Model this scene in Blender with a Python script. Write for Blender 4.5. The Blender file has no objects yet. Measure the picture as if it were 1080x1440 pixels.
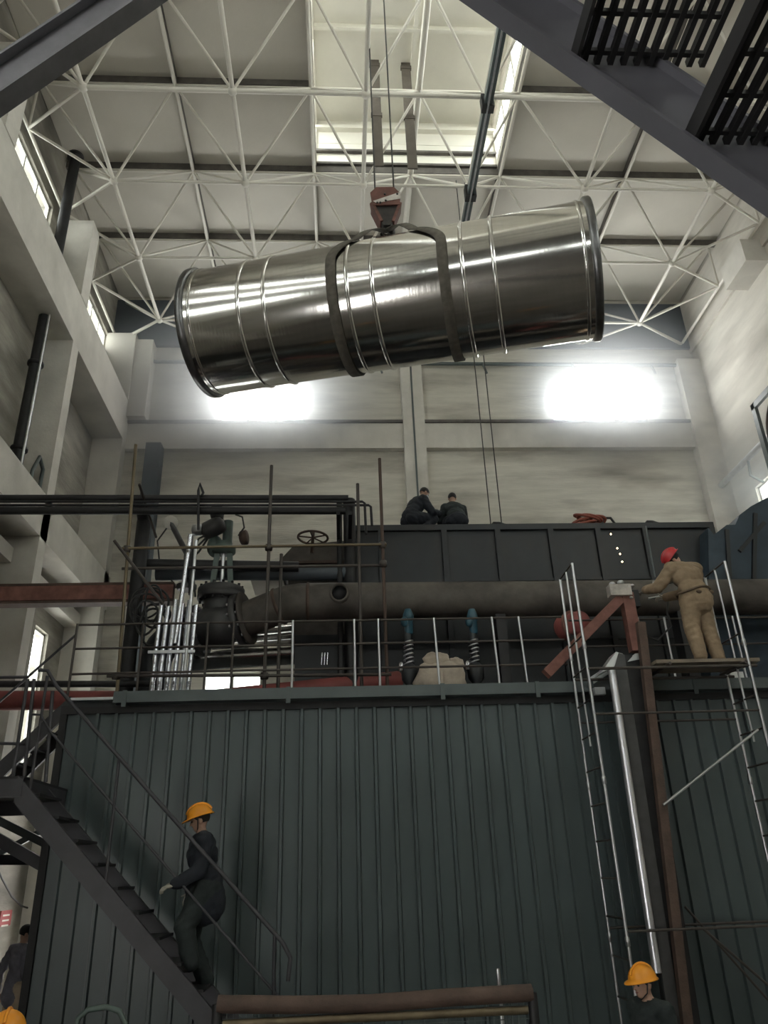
import bpy, math, random
import numpy as np
from mathutils import Matrix, Vector
random.seed(7)
R = math.radians
COL = bpy.context.scene.collection
SC = bpy.context.scene

# ------------------------------------------------------------------ camera
F = 1080.0; CZ = 2.6
PIT, YAW, ROL = R(25.15), R(3.77), R(-2.09)
def _axes():
    cp, sp = math.cos(PIT), math.sin(PIT)
    f = Vector((math.sin(YAW) * cp, math.cos(YAW) * cp, sp))
    rt = Vector((math.cos(YAW), -math.sin(YAW), 0)); up = rt.cross(f)
    c, s = math.cos(ROL), math.sin(ROL)
    return c * rt + s * up, -s * rt + c * up, f
RT, UP, FW = _axes()
cd = bpy.data.cameras.new('camera'); cam = bpy.data.objects.new('camera', cd); COL.objects.link(cam)
cd.sensor_fit = 'HORIZONTAL'; cd.sensor_width = 36; cd.lens = 36 * F / 1080
cd.clip_start = 0.05; cd.clip_end = 300
cam.matrix_world = Matrix(((RT.x, UP.x, -FW.x, 0), (RT.y, UP.y, -FW.y, 0), (RT.z, UP.z, -FW.z, CZ), (0, 0, 0, 1)))
SC.camera = cam
def at(x, y, Y):
    """the point of the hall at depth Y that the survey of the photograph found at pixel x, y"""
    d = FW + RT * ((x - 540) / F) - UP * ((y - 720) / F)
    return Vector((0, 0, CZ)) + d * (Y / d.y)

# ------------------------------------------------------------------ world and exposure
w = bpy.data.worlds.new('overcast_sky'); SC.world = w; w.use_nodes = True
bg = w.node_tree.nodes['Background']
bg.inputs[0].default_value = (1.0, 0.985, 0.95, 1); bg.inputs[1].default_value = 8.6
vs = SC.view_settings
vs.view_transform = 'Standard'; vs.look = 'None'; vs.gamma = 1; vs.exposure = 0.2; vs.use_curve_mapping = False

# ------------------------------------------------------------------ materials
def mat(name, col, rough=.6, metal=0.0, var=.12, scale=3.0, col2=None, bump=0.0, bscale=40.0, stretch=(1, 1, 1),
        detail=5.0, spec=.5, blotch=None, aniso=0.0):
    m = bpy.data.materials.new(name); m.use_nodes = True
    nt = m.node_tree; n = nt.nodes; l = nt.links
    p = n['Principled BSDF']
    p.inputs['Roughness'].default_value = rough; p.inputs['Metallic'].default_value = metal
    p.inputs['Specular IOR Level'].default_value = spec
    tc = n.new('ShaderNodeTexCoord'); mp = n.new('ShaderNodeMapping'); mp.inputs['Scale'].default_value = stretch
    l.new(tc.outputs['Object'], mp.inputs['Vector'])
    nz = n.new('ShaderNodeTexNoise'); nz.inputs['Scale'].default_value = scale; nz.inputs['Detail'].default_value = detail
    nz.inputs['Roughness'].default_value = .62
    l.new(mp.outputs[0], nz.inputs['Vector'])
    cr = n.new('ShaderNodeValToRGB')
    a = [max(0, c * (1 - var)) for c in col]; b = [min(1, c * (1 + var)) for c in (col2 or col)]
    cr.color_ramp.elements[0].position = .32; cr.color_ramp.elements[0].color = (*a, 1)
    cr.color_ramp.elements[1].position = .68; cr.color_ramp.elements[1].color = (*b, 1)
    l.new(nz.outputs['Fac'], cr.inputs['Fac'])
    out = cr.outputs['Color']
    if blotch:
        bc, bs, lo, hi, bst = blotch
        mp2 = n.new('ShaderNodeMapping'); mp2.inputs['Scale'].default_value = bst; l.new(tc.outputs['Object'], mp2.inputs['Vector'])
        nb = n.new('ShaderNodeTexNoise'); nb.inputs['Scale'].default_value = bs; nb.inputs['Detail'].default_value = 6
        l.new(mp2.outputs[0], nb.inputs['Vector'])
        rb = n.new('ShaderNodeValToRGB'); rb.color_ramp.elements[0].position = lo; rb.color_ramp.elements[1].position = hi
        l.new(nb.outputs['Fac'], rb.inputs['Fac'])
        mx = n.new('ShaderNodeMix'); mx.data_type = 'RGBA'
        l.new(rb.outputs['Color'], mx.inputs['Factor']); l.new(out, mx.inputs['A']); mx.inputs['B'].default_value = (*bc, 1)
        out = mx.outputs['Result']
    l.new(out, p.inputs['Base Color'])
    if bump > 0:
        nb2 = n.new('ShaderNodeTexNoise'); nb2.inputs['Scale'].default_value = bscale; nb2.inputs['Detail'].default_value = 4
        l.new(mp.outputs[0], nb2.inputs['Vector'])
        bp = n.new('ShaderNodeBump'); bp.inputs['Strength'].default_value = bump; bp.inputs['Distance'].default_value = .02
        l.new(nb2.outputs['Fac'], bp.inputs['Height']); l.new(bp.outputs[0], p.inputs['Normal'])
    return m

def emat(name, col, s):
    m = bpy.data.materials.new(name); m.use_nodes = True; n = m.node_tree.nodes; n.clear()
    e = n.new('ShaderNodeEmission'); e.inputs[0].default_value = (*col, 1); e.inputs[1].default_value = s
    o = n.new('ShaderNodeOutputMaterial'); m.node_tree.links.new(e.outputs[0], o.inputs[0]); return m

def glassmat(name):
    m = bpy.data.materials.new(name); m.use_nodes = True; n = m.node_tree.nodes; l = m.node_tree.links; n.clear()
    t = n.new('ShaderNodeBsdfTransparent'); t.inputs[0].default_value = (.93, .96, .95, 1)
    g = n.new('ShaderNodeBsdfGlossy'); g.inputs['Roughness'].default_value = .05
    mx = n.new('ShaderNodeMixShader'); mx.inputs[0].default_value = .06
    o = n.new('ShaderNodeOutputMaterial')
    l.new(t.outputs[0], mx.inputs[1]); l.new(g.outputs[0], mx.inputs[2]); l.new(mx.outputs[0], o.inputs[0]); return m

M = {}
M['ceiling'] = mat('ceiling_board', (.56, .53, .465), .85, var=.06, scale=.5, bump=.1, bscale=12)
M['purlin'] = mat('purlin_steel', (.11, .10, .09), .7, var=.25, scale=4)
M['frame_white'] = mat('white_tube_paint', (.66, .63, .56), .45, var=.08, scale=3)
M['monitor'] = mat('monitor_cladding', (.78, .76, .68), .7, var=.05, scale=1)
M['wall_back'] = mat('limewashed_brick', (.60, .575, .505), .9, var=.10, scale=1.6, stretch=(.5, 1, 5), bump=.5, bscale=9,
                     blotch=((.29, .265, .225), .9, .50, .76, (.45, 1, 1.9)))
M['wall_left'] = mat('dusty_brick', (.34, .32, .275), .9, var=.25, scale=1.3, stretch=(1, .6, 3), bump=.6, bscale=9,
                     blotch=((.15, .14, .12), .7, .45, .70, (1, .5, 1.2)))
M['wall_right'] = mat('streaked_plaster', (.58, .55, .49), .9, var=.10, scale=1.3, stretch=(1, .45, 2.2), bump=.3, bscale=8,
                      blotch=((.30, .275, .24), .55, .50, .74, (1, .35, 1.2)))
M['wall_front'] = mat('dark_unseen_brick', (.10, .095, .085), .9, var=.2, scale=1.3, stretch=(1, 1, 3))  # unseen wall, darkened so the drum's lower half reflects dark
M['concrete'] = mat('pale_concrete', (.60, .575, .52), .85, var=.10, scale=1.4, bump=.2, bscale=20,
                    blotch=((.42, .40, .36), .8, .5, .8, (1, 1, .6)))
M['cladding_dark'] = mat('blue_grey_cladding', (.085, .10, .115), .6, var=.12, scale=2)
M['floor'] = mat('dirty_concrete_floor', (.15, .14, .125), .85, var=.3, scale=1.2, bump=.2)
M['corr'] = mat('green_grey_sheet', (.072, .094, .096), .36, var=.14, scale=.9, stretch=(1, 1, .35), spec=.5,
                blotch=((.043, .053, .053), .9, .5, .8, (1, 1, .4)))
M['gutter'] = mat('green_grey_trim', (.085, .105, .105), .45, var=.15, scale=2)
M['stainless'] = mat('brushed_stainless', (.56, .55, .53), .14, 1.0, var=.04, scale=2.2, stretch=(9, .35, .35), bump=.035, bscale=3.0)
M['stainless_band'] = mat('stainless_band', (.62, .61, .59), .16, 1.0, var=.06, scale=5)
M['rim'] = mat('dull_steel_rim', (.16, .16, .16), .35, 1.0, var=.2, scale=6)
M['galv'] = mat('galvanised_steel', (.55, .56, .57), .35, 1.0, var=.15, scale=8)
M['chrome'] = mat('polished_tube', (.62, .63, .67), .26, 1.0, var=.04, scale=6)
M['bright_tube'] = mat('bright_satin_tube', (.80, .80, .84), .38, 1.0, var=.04)
M['black_steel'] = mat('black_steel', (.018, .018, .019), .55, var=.3, scale=5, spec=.4)
M['stair_steel'] = mat('grey_primer_steel', (.17, .17, .185), .5, var=.22, scale=7, blotch=((.30, .29, .28), 7, .66, .74, (1, 1, 1)))
M['stair_plain'] = mat('blue_grey_paint', (.085, .085, .097), .5, var=.12, scale=6)
M['stair_low'] = mat('dark_stair_paint', (.045, .044, .05), .5, var=.2, scale=4)
M['casing'] = mat('dark_casing', (.022, .026, .029), .5, var=.25, scale=1.2, blotch=((.036, .033, .03), 1.4, .5, .8, (1, 1, .5)))
M['pipe_brown'] = mat('rusty_primer_pipe', (.065, .055, .047), .65, var=.3, scale=2.0, col2=(.09, .08, .068), bump=.15, bscale=15)
M['pipe_red'] = mat('dusty_red_pipe', (.23, .06, .055), .6, var=.25, scale=2)
M['rust'] = mat('red_oxide_steel', (.16, .062, .048), .7, var=.25, scale=4, col2=(.20, .09, .07))
M['rust_brown'] = mat('brown_rusty_steel', (.085, .055, .042), .75, var=.3, scale=4, bump=.2)
M['brass'] = mat('weathered_scaffold_tube', (.17, .135, .085), .5, .6, var=.3, scale=5)
M['dark_tube'] = mat('dark_scaffold_tube', (.055, .045, .038), .55, var=.3, scale=5)
M['valve'] = mat('valve_grey_paint', (.06, .06, .06), .45, var=.2, scale=5)
M['valve_green'] = mat('valve_green_paint', (.085, .12, .105), .45, var=.2, scale=5)
M['teal'] = mat('teal_valve_paint', (.022, .075, .105), .4, var=.3, scale=6)
M['hook_red'] = mat('worn_red_block', (.10, .038, .028), .6, var=.35, scale=5)
M['hook_white'] = mat('worn_white_stripe', (.42, .39, .35), .6, var=.3, scale=6)
M['hook_dark'] = mat('greasy_steel', (.035, .032, .03), .45, .4, var=.3, scale=6)
M['sling'] = mat('dirty_webbing', (.09, .08, .065), .9, var=.25, scale=10, bump=.3, bscale=60)
M['rope'] = mat('wire_rope', (.05, .048, .045), .6, .5, var=.2)
M['wood'] = mat('grey_timber', (.20, .165, .125), .85, var=.25, scale=3, stretch=(1, 6, 6), bump=.2)
M['board'] = mat('dark_board', (.10, .085, .07), .8, var=.2, scale=3)
M['sack'] = mat('woven_sack', (.42, .36, .29), .9, var=.15, scale=5, bump=.5, bscale=18)
M['white_sheet'] = mat('pale_sheet_metal', (.62, .64, .64), .4, .5, var=.1)
M['glass'] = glassmat('window_glass')
M['lit'] = emat('backlit_pane', (.95, 1.0, 1.0), 50.0)
M['lamp'] = emat('lamp_tube', (.95, 1.0, 1.0), 12.0)
M['win_frame'] = mat('window_frame_paint', (.55, .54, .5), .5, var=.05)
M['orange'] = mat('orange_hard_hat', (.85, .33, .02), .35, var=.05)
M['redhat'] = mat('red_hard_hat', (.45, .03, .035), .35, var=.08)
M['skin'] = mat('skin', (.42, .26, .19), .55, var=.06)
M['navy'] = mat('dark_navy_cloth', (.016, .02, .028), .85, var=.25, scale=8, bump=.3, bscale=25)
M['darkgreen'] = mat('dark_green_cloth', (.022, .03, .03), .85, var=.25, scale=8, bump=.3, bscale=25)
M['greycloth'] = mat('grey_jacket_cloth', (.20, .195, .235), .85, var=.2, scale=8, bump=.3, bscale=25)
M['khaki'] = mat('tan_coverall_cloth', (.26, .19, .12), .85, var=.18, scale=7, bump=.35, bscale=22)
M['khaki_dark'] = mat('dark_tan_cloth', (.12, .085, .055), .85, var=.2, scale=7)
M['beige'] = mat('beige_trouser_cloth', (.50, .40, .29), .85, var=.12, scale=7, bump=.3, bscale=22)
M['boot'] = mat('black_boot', (.02, .018, .016), .6, var=.2)
M['hair'] = mat('black_hair', (.010, .009, .009), .6, var=.3)
M['maskcloth'] = mat('pale_face_mask', (.55, .62, .66), .8, var=.05)
M['glove'] = mat('work_glove', (.32, .30, .25), .9, var=.15)
M['eye'] = mat('eye', (.03, .025, .02), .3, var=.05)
M['lip'] = mat('lip', (.30, .13, .11), .5, var=.05)
M['sign_red'] = mat('faded_red_notice', (.30, .05, .05), .7, var=.15, scale=20)
M['paper'] = mat('paper', (.62, .58, .52), .8, var=.05)
M['spark'] = emat('spark', (1, .72, .45), 25.0)
M['hose'] = mat('rubber_hose', (.03, .03, .03), .6, var=.2)
M['hose_red'] = mat('red_hose', (.26, .075, .05), .6, var=.2)
M['tarp'] = mat('dark_blue_tarp', (.035, .055, .075), .6, var=.3, scale=2, bump=.3, bscale=6)

# ------------------------------------------------------------------ mesh builder
def frame_of(d):
    d = Vector(d).normalized()
    u = d.orthogonal().normalized()
    if abs(d.z) < .99:
        u = Vector((0, 0, 1)).cross(d).normalized()
    return u, d.cross(u).normalized(), d

class MB:
    def __init__(s): s.v = []; s.f = []; s.sm = []; s.mi = []; s.cur = 0
    def add(s, vs_, fs, smooth=False):
        b = len(s.v); s.v += [tuple(p) for p in vs_]
        for f in fs: s.f.append(tuple(i + b for i in f)); s.sm.append(smooth); s.mi.append(s.cur)
        return s
    def bx(s, x0, x1, y0, y1, z0, z1):
        if x1 < x0: x0, x1 = x1, x0
        if y1 < y0: y0, y1 = y1, y0
        if z1 < z0: z0, z1 = z1, z0
        return s.add([(x0,y0,z0),(x1,y0,z0),(x1,y1,z0),(x0,y1,z0),(x0,y0,z1),(x1,y0,z1),(x1,y1,z1),(x0,y1,z1)],
                     [(3,2,1,0),(4,5,6,7),(0,1,5,4),(1,2,6,5),(2,3,7,6),(3,0,4,7)])
    def obox(s, a, b, wid, hei, up=(0, 0, 1)):
        """bar of rectangular section from a to b; hei along 'up'"""
        a = Vector(a); b = Vector(b); d = (b - a).normalized(); u = Vector(up); sd = d.cross(u).normalized(); u = sd.cross(d).normalized()
        vs_ = []
        for p in (a, b):
            for i, j in ((-1,-1),(1,-1),(1,1),(-1,1)): vs_.append(p + sd * (i * wid / 2) + u * (j * hei / 2))
        return s.add(vs_, [(3,2,1,0),(4,5,6,7),(0,1,5,4),(1,2,6,5),(2,3,7,6),(3,0,4,7)])
    def tube(s, pts, r, n=10, caps=True, closed=False):
        pts = [Vector(p) for p in pts]; k = len(pts)
        rs = r if isinstance(r, (list, tuple)) else [r] * k
        t = []
        for i in range(k):
            a = pts[(i - 1) % k] if (closed or i > 0) else pts[i]
            b = pts[(i + 1) % k] if (closed or i < k - 1) else pts[i]
            t.append((b - a).normalized())
        u, v, _ = frame_of(t[0]); vs_ = []
        for i in range(k):
            if i:
                q = t[i - 1].rotation_difference(t[i]); u = q @ u
            v = t[i].cross(u).normalized(); u = v.cross(t[i]).normalized()
            for j in range(n):
                a = 2 * math.pi * j / n; vs_.append(pts[i] + (u * math.cos(a) + v * math.sin(a)) * rs[i])
        fs = []
        for i in range(k if closed else k - 1):
            i2 = (i + 1) % k
            for j in range(n):
                j2 = (j + 1) % n; fs.append((i*n+j, i*n+j2, i2*n+j2, i2*n+j))
        s.add(vs_, fs, True)
        if caps and not closed:
            s.add(vs_[:n], [tuple(reversed(range(n)))]); s.add(vs_[-n:], [tuple(range(n))])
        return s
    def cyl(s, a, b, r, n=12, r2=None): return s.tube([a, b], [r, r if r2 is None else r2], n)
    def lathe(s, prof, base, axis=(0, 0, 1), n=20, caps=True):
        """prof: (radius, height) pairs along axis; closes poles where radius is 0"""
        u, v, d = frame_of(axis); base = Vector(base); k = len(prof); vs_ = []
        for r, h in prof:
            for j in range(n):
                a = 2 * math.pi * j / n; vs_.append(base + d * h + (u * math.cos(a) + v * math.sin(a)) * max(r, 1e-4))
        fs = [(i*n+j, i*n+(j+1)%n, (i+1)*n+(j+1)%n, (i+1)*n+j) for i in range(k - 1) for j in range(n)]
        s.add(vs_, fs, True)
        if caps and prof[0][0] > 1e-3: s.add(vs_[:n], [tuple(reversed(range(n)))])
        if caps and prof[-1][0] > 1e-3: s.add(vs_[-n:], [tuple(range(n))])
        return s
    def ell(s, c, rad, mtx=None, nu=14, nv=9):
        c = Vector(c); vs_ = []; fs = []
        for i in range(nv + 1):
            th = math.pi * i / nv
            for j in range(nu):
                a = 2 * math.pi * j / nu
                p = Vector((rad[0]*math.sin(th)*math.cos(a), rad[1]*math.sin(th)*math.sin(a), rad[2]*math.cos(th)))
                vs_.append(c + (mtx @ p if mtx else p))
        for i in range(nv):
            for j in range(nu): fs.append((i*nu+j, (i+1)*nu+j, (i+1)*nu+(j+1)%nu, i*nu+(j+1)%nu))
        return s.add(vs_, fs, True)
    def prism(s, poly, axis, a, b):
        """extrude a polygon of (p, q) along axis: 'y' takes (x, z), 'x' takes (y, z), 'z' takes (x, y)"""
        def P(p, t): return {'y': (p[0], t, p[1]), 'x': (t, p[0], p[1]), 'z': (p[0], p[1], t)}[axis]
        n = len(poly)
        vs_ = [P(p, a) for p in poly] + [P(p, b) for p in poly]
        fs = [tuple(range(n)), tuple(reversed(range(n, 2 * n)))] + [(i, i + n, (i + 1) % n + n, (i + 1) % n) for i in range(n)]
        return s.add(vs_, fs)
    def mesh(s, name, mats):
        me = bpy.data.meshes.new(name); me.from_pydata(s.v, [], s.f)
        me.polygons.foreach_set('use_smooth', s.sm)
        for m in (mats if isinstance(mats, (list, tuple)) else [mats]): me.materials.append(m)
        if any(s.mi): me.polygons.foreach_set('material_index', s.mi)
        me.update(); return me
    def build(s, name, mats, parent=None, origin='base'):
        v = np.array(s.v)
        lo, hi = v.min(0), v.max(0); o = Vector(((lo[0]+hi[0])/2, (lo[1]+hi[1])/2, lo[2]))
        s.v = [(p[0]-o.x, p[1]-o.y, p[2]-o.z) for p in s.v]
        ob = bpy.data.objects.new(name, s.mesh(name, mats)); COL.objects.link(ob); ob.location = o
        setp(ob, parent); return ob

WM = {}
def basis(o): return Matrix.LocRotScale(o.location, o.rotation_quaternion if o.rotation_mode == 'QUATERNION' else o.rotation_euler, o.scale)
def world(o):
    m = basis(o)
    return world(o.parent) @ o.matrix_parent_inverse @ m if o.parent else m
def setp(o, p):
    if p is not None:
        o.parent = p; o.matrix_parent_inverse = world(p).inverted()
def tag(o, label, cat, group=None, kind=None):
    o['label'] = label; o['category'] = cat
    if group: o['group'] = group
    if kind: o['kind'] = kind
    return o
def thing(name, label, cat, loc, group=None):
    o = bpy.data.objects.new(name, None); COL.objects.link(o); o.location = loc; o.empty_display_size = .2
    return tag(o, label, cat, group)
def struct(o, label=None):
    o['kind'] = 'structure'
    if label: o['label'] = label
    return o
def sempty(name, loc, label):
    o = bpy.data.objects.new(name, None); COL.objects.link(o); o.location = loc; return struct(o, label)
UNIT = {}
def strut(name, a, b, r, m, parent=None, n=8):
    """a round bar from a to b; alike bars share one mesh"""
    key = (m.name, n)
    if key not in UNIT:
        UNIT[key] = MB().cyl((0, 0, 0), (0, 0, 1), 1, n).mesh('round_bar', m)
    a = Vector(a); b = Vector(b); d = b - a
    o = bpy.data.objects.new(name, UNIT[key]); COL.objects.link(o)
    o.location = a; o.rotation_mode = 'QUATERNION'; o.rotation_quaternion = Vector((0, 0, 1)).rotation_difference(d.normalized())
    o.scale = (r, r, d.length); setp(o, parent); return o
UB = {}
def slab(name, x0, x1, y0, y1, z0, z1, m, parent=None):
    """a box that shares its mesh with alike boxes"""
    key = (m.name, round(x1-x0, 3), round(y1-y0, 3), round(z1-z0, 3))
    if key not in UB:
        UB[key] = MB().bx(-(x1-x0)/2, (x1-x0)/2, -(y1-y0)/2, (y1-y0)/2, 0, z1-z0).mesh(name, m)
    o = bpy.data.objects.new(name, UB[key]); COL.objects.link(o); o.location = ((x0+x1)/2, (y0+y1)/2, z0); setp(o, parent); return o
def wallmesh(axis, p0, p1, u0, u1, z0, z1, holes):
    mb = MB(); us = sorted({u0, u1, *[h[0] for h in holes], *[h[1] for h in holes]}); zs = sorted({z0, z1, *[h[2] for h in holes], *[h[3] for h in holes]})
    for i in range(len(us) - 1):
        for j in range(len(zs) - 1):
            uc, zc = (us[i]+us[i+1])/2, (zs[j]+zs[j+1])/2
            if any(h[0] < uc < h[1] and h[2] < zc < h[3] for h in holes): continue
            if axis == 'x': mb.bx(p0, p1, us[i], us[i+1], zs[j], zs[j+1])
            else: mb.bx(us[i], us[i+1], p0, p1, zs[j], zs[j+1])
    return mb

# ================================================================== THE HALL
XL, XR, YB, YR = -6.6, 10.9, 18.75, -9.0
ZT, ZL = 18.5, 16.8                      # top and lower chord planes of the roof frame
TX = [-6.4, -3.52, -.53, 1.89, 4.17, 7.42, 10.6]
TY = [18.72, 16.15, 13.85, 11.55, 9.25, 6.95, 4.65]
NX = [-4.95, -2.03, .63, 3.05, 5.76, 8.78]
NY = [17.43, 15.02, 12.66, 10.40, 8.08, 5.76]

struct(MB().bx(XL - .3, XR + .3, YR - .3, YB + .3, -.2, 0).build('floor', M['floor']), 'dirty grey concrete hall floor')

hl = [(11.4, 13.6, 16.36, 16.95), (16.4, 18.3, 16.36, 16.95), (16.55, 17.35, 4.9, 7.75), (16.7, 18.4, 9.15, 9.45),
      (-8, -2.2, 12.8, 16.6), (-1.6, 5, 12.8, 16.6), (-1.6, 5, 9.9, 11.0), (-8, -2, 0, 4.2)]  # last four: unseen side windows and a gate opening, added for light
hr = [(15.4, 17.4, 10.1, 11.4), (-7.5, -2.2, 13.2, 16), (-1.6, 4, 13.2, 16)]  # last two: unseen windows added to light the hall
hb = [(-3.35, -.95, 14.25, 15.3), (6.25, 9.1, 14.25, 15.3), (-3.3, -1.9, 6.3, 7.15), (4.4, 5.6, 5.3, 6.2), (-6.3, -5.3, 5.1, 6.3), (-6.4, -4.1, 0, 4.4)]  # last two added for light: a corner window and an unseen doorway
hz = [(-5.4, -1.2, 11, 12.2), (0, 4.2, 11, 12.2), (5.4, 9.6, 11, 12.2)]  # unseen window band, sized for a thin bright streak on the drum
WALL = {}
for nm, ax, p0, p1, u0, u1, holes, m, lb in (
        ('wall_left', 'x', XL - .3, XL, YR, YB, hl, 'wall_left', 'dusty grey brick side wall between concrete columns'),
        ('wall_right', 'x', XR, XR + .3, YR, YB, hr, 'wall_right', 'pale streaked plaster side wall behind the scaffold'),
        ('wall_back', 'y', YB, YB + .3, XL - .3, XR + .3, hb, 'wall_back', 'pale limewashed brick end wall above the machinery'),
        ('wall_front', 'y', YR - .3, YR, XL - .3, XR + .3, hz, 'wall_front', 'dark end wall behind the viewer')):
    o = wallmesh(ax, p0, p1, u0, u1, 0, 18.9, holes).build(nm, M[m]); struct(o, lb); WALL[nm] = o

wn = 0
def window(ax, p, u0, u1, z0, z1, pane='glass', cols=2, label=None):
    """frame, mullions and panes in a wall opening; p is the plane of the glass"""
    global wn
    wn += 1
    c = ((u0+u1)/2, p, z0) if ax == 'y' else (p, (u0+u1)/2, z0)
    e = sempty('window_%d' % wn, c, label or 'window with pale frame in the hall wall')
    t = .05
    def b(nm, a0, a1, b0, b1, d, m):
        mb = MB()
        if ax == 'y': mb.bx(a0, a1, p - d, p + d, b0, b1)
        else: mb.bx(p - d, p + d, a0, a1, b0, b1)
        return mb.build(nm, M[m], e)
    fr = MB()
    for (a0, a1, b0, b1) in ((u0, u1, z0, z0+t), (u0, u1, z1-t, z1), (u0, u0+t, z0, z1), (u1-t, u1, z0, z1)):
        if ax == 'y': fr.bx(a0, a1, p-.04, p+.04, b0, b1)
        else: fr.bx(p-.04, p+.04, a0, a1, b0, b1)
    fr.build('window_frame', M['win_frame'], e)
    wd = (u1 - u0) / cols
    for i in range(cols):
        b('pane', u0 + i*wd + .03, u0 + (i+1)*wd - .03, z0 + .03, z1 - .03, .006, pane)
        if i: b('mullion', u0 + i*wd - .025, u0 + i*wd + .025, z0, z1, .035, 'win_frame')
    return e
for k, h in enumerate(hl[:7]): window('x', XL - .12, *h, cols=3 if k < 2 or k > 3 else 1, label='narrow bright window in the left brick wall' if k < 4 else 'unseen window added for light behind the viewer')
for k, h in enumerate(hr): window('x', XR + .12, *h, cols=3, label='bright window in the right plaster wall' if k < 1 else 'unseen window added for light behind the viewer')
for k, h in enumerate(hb[:5]): window('y', YB + .12, *h, pane='lit' if k < 2 else 'glass', cols=3 if k < 2 else 2, label='blown-out bright window high in the end wall' if k < 2 else 'small bright window low in the end wall')  # the last low window is added to whiten and light the corner
for h in hz: window('y', YR - .12, *h, cols=4, label='unseen window added for light behind the viewer')

tn = 0
def trim(mb, m, label, parent=None):
    global tn
    tn += 1
    return struct(mb.build('trim_%d' % tn, M[m], parent), label)
# concrete frame on the left wall
for y in (5.3, 9.67, 14.03, 18.25):
    trim(MB().bx(XL, -5.8, y, y + .36, 0, 13.45), 'concrete', 'pale concrete column on the left wall')
    trim(MB().bx(XL, -5.78, y - .05, y + .42, 14.7, 16.95), 'concrete', 'pale concrete column head under the roof')
trim(MB().bx(XL, -5.8, YR, YB, 13.45, 14.7), 'concrete', 'high concrete beam along the left wall')
trim(MB().bx(XL, -6.0, YR, YB, 14.7, 14.95), 'concrete', 'concrete ledge above the high beam')
trim(MB().bx(XL, -5.8, YR, YB, 8.75, 9.63), 'concrete', 'low concrete beam along the left wall')
trim(MB().bx(XL, -6.25, YR, YB, 8.2, 8.5), 'concrete', 'thin sill under the low beam')
# back wall frame
trim(MB().bx(1.85, 2.46, 18.42, YB, 0, 16.85), 'concrete', 'concrete column in the middle of the end wall')
trim(MB().bx(2.12, 2.17, 18.40, 18.43, 6, 16.5), 'gutter', 'dark pipe run on the concrete column')
trim(MB().bx(-5.8, 10.7, 18.55, YB, 13.3, 14.15), 'concrete', 'concrete beam across the end wall')
trim(MB().bx(-5.8, 10.7, 18.48, YB, 14.1, 14.18), 'purlin', 'dark ledge line over the end wall beam')
trim(MB().bx(-5.8, -5.3, 18.3, YB, 14.2, 16.8), 'concrete', 'pale column stub in the left corner')
trim(MB().bx(-5.15, -4.75, 18.2, 18.6, 4.9, 13.3), 'cladding_dark', 'dark blue-grey steel column in the left corner')
trim(MB().bx(10.2, 10.9, 18.45, YB, 5, 16.3), 'wall_right', 'pale corner pier of the end wall')
trim(MB().bx(XL, XR, 18.66, YB, 16.85, 18.55), 'cladding_dark', 'blue-grey steel cladding strip at the top of the end wall')
trim(MB().bx(10.82, XR, 11, YB, 16.7, 18.5), 'wall_right', 'plaster band under the roof on the right wall')
trim(MB().bx(10.3, XR, 14.3, 15.4, 16.25, 16.95), 'concrete', 'pale concrete bracket on the right wall')
# ceiling: boards between purlins, open under the roof monitor
ceil = sempty('ceiling', (2, 5, 18.62), 'pale board ceiling between dark purlins')
PX = [XL, -3.52, -.53, 4.17, 7.42, XR]
PY = [YB, 16.15, 13.85, 11.55, 9.25, 6.95, 4.65, 2.35, .05, -2.25, -4.55, -6.85, YR]
SKY0 = 2.35
for i in range(len(PX) - 1):
    for j in range(len(PY) - 1):
        y1, y0 = PY[j], PY[j + 1]
        if i == 2 and y1 <= 13.9 and y0 >= SKY0 - .01: continue
        xs = [PX[i], PX[i+1]] if i != 2 else [PX[2], 1.89, PX[3]]
        for a, b in zip(xs, xs[1:]): slab('ceiling_board', a + .02, b - .02, y0 + .02, y1 - .02, 18.72 + random.uniform(-.012, .012), 18.78, M['ceiling'], ceil)
for y in PY[1:-1]:
    for a, b in ((XL, -.53), (-.53, 4.17), (4.17, XR)):
        if a == -.53 and SKY0 < y < 13.8: continue
        slab('purlin', a, b, y - .05, y + .05, 18.52, 18.72, M['purlin'], ceil)
for x in (-3.52, -.53, 1.89, 4.17, 7.42):
    if x == 1.89: slab('purlin', x-.04, x+.04, 13.9, YB, 18.55, 18.72, M['purlin'], ceil); continue
    slab('purlin', x - .04, x + .04, YR, YB, 18.55, 18.73, M['purlin'], ceil)
slab('roof_skin', XL - .3, -.53, YR - .3, YB + .3, 18.82, 18.9, M['purlin'], ceil)
slab('roof_skin', 4.17, XR + .3, YR - .3, YB + .3, 18.82, 18.9, M['purlin'], ceil)
slab('roof_skin', -.53, 4.17, 13.85, YB + .3, 18.82, 18.9, M['purlin'], ceil)
slab('roof_skin', -.53, 4.17, YR - .3, SKY0, 18.82, 18.9, M['purlin'], ceil)
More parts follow.
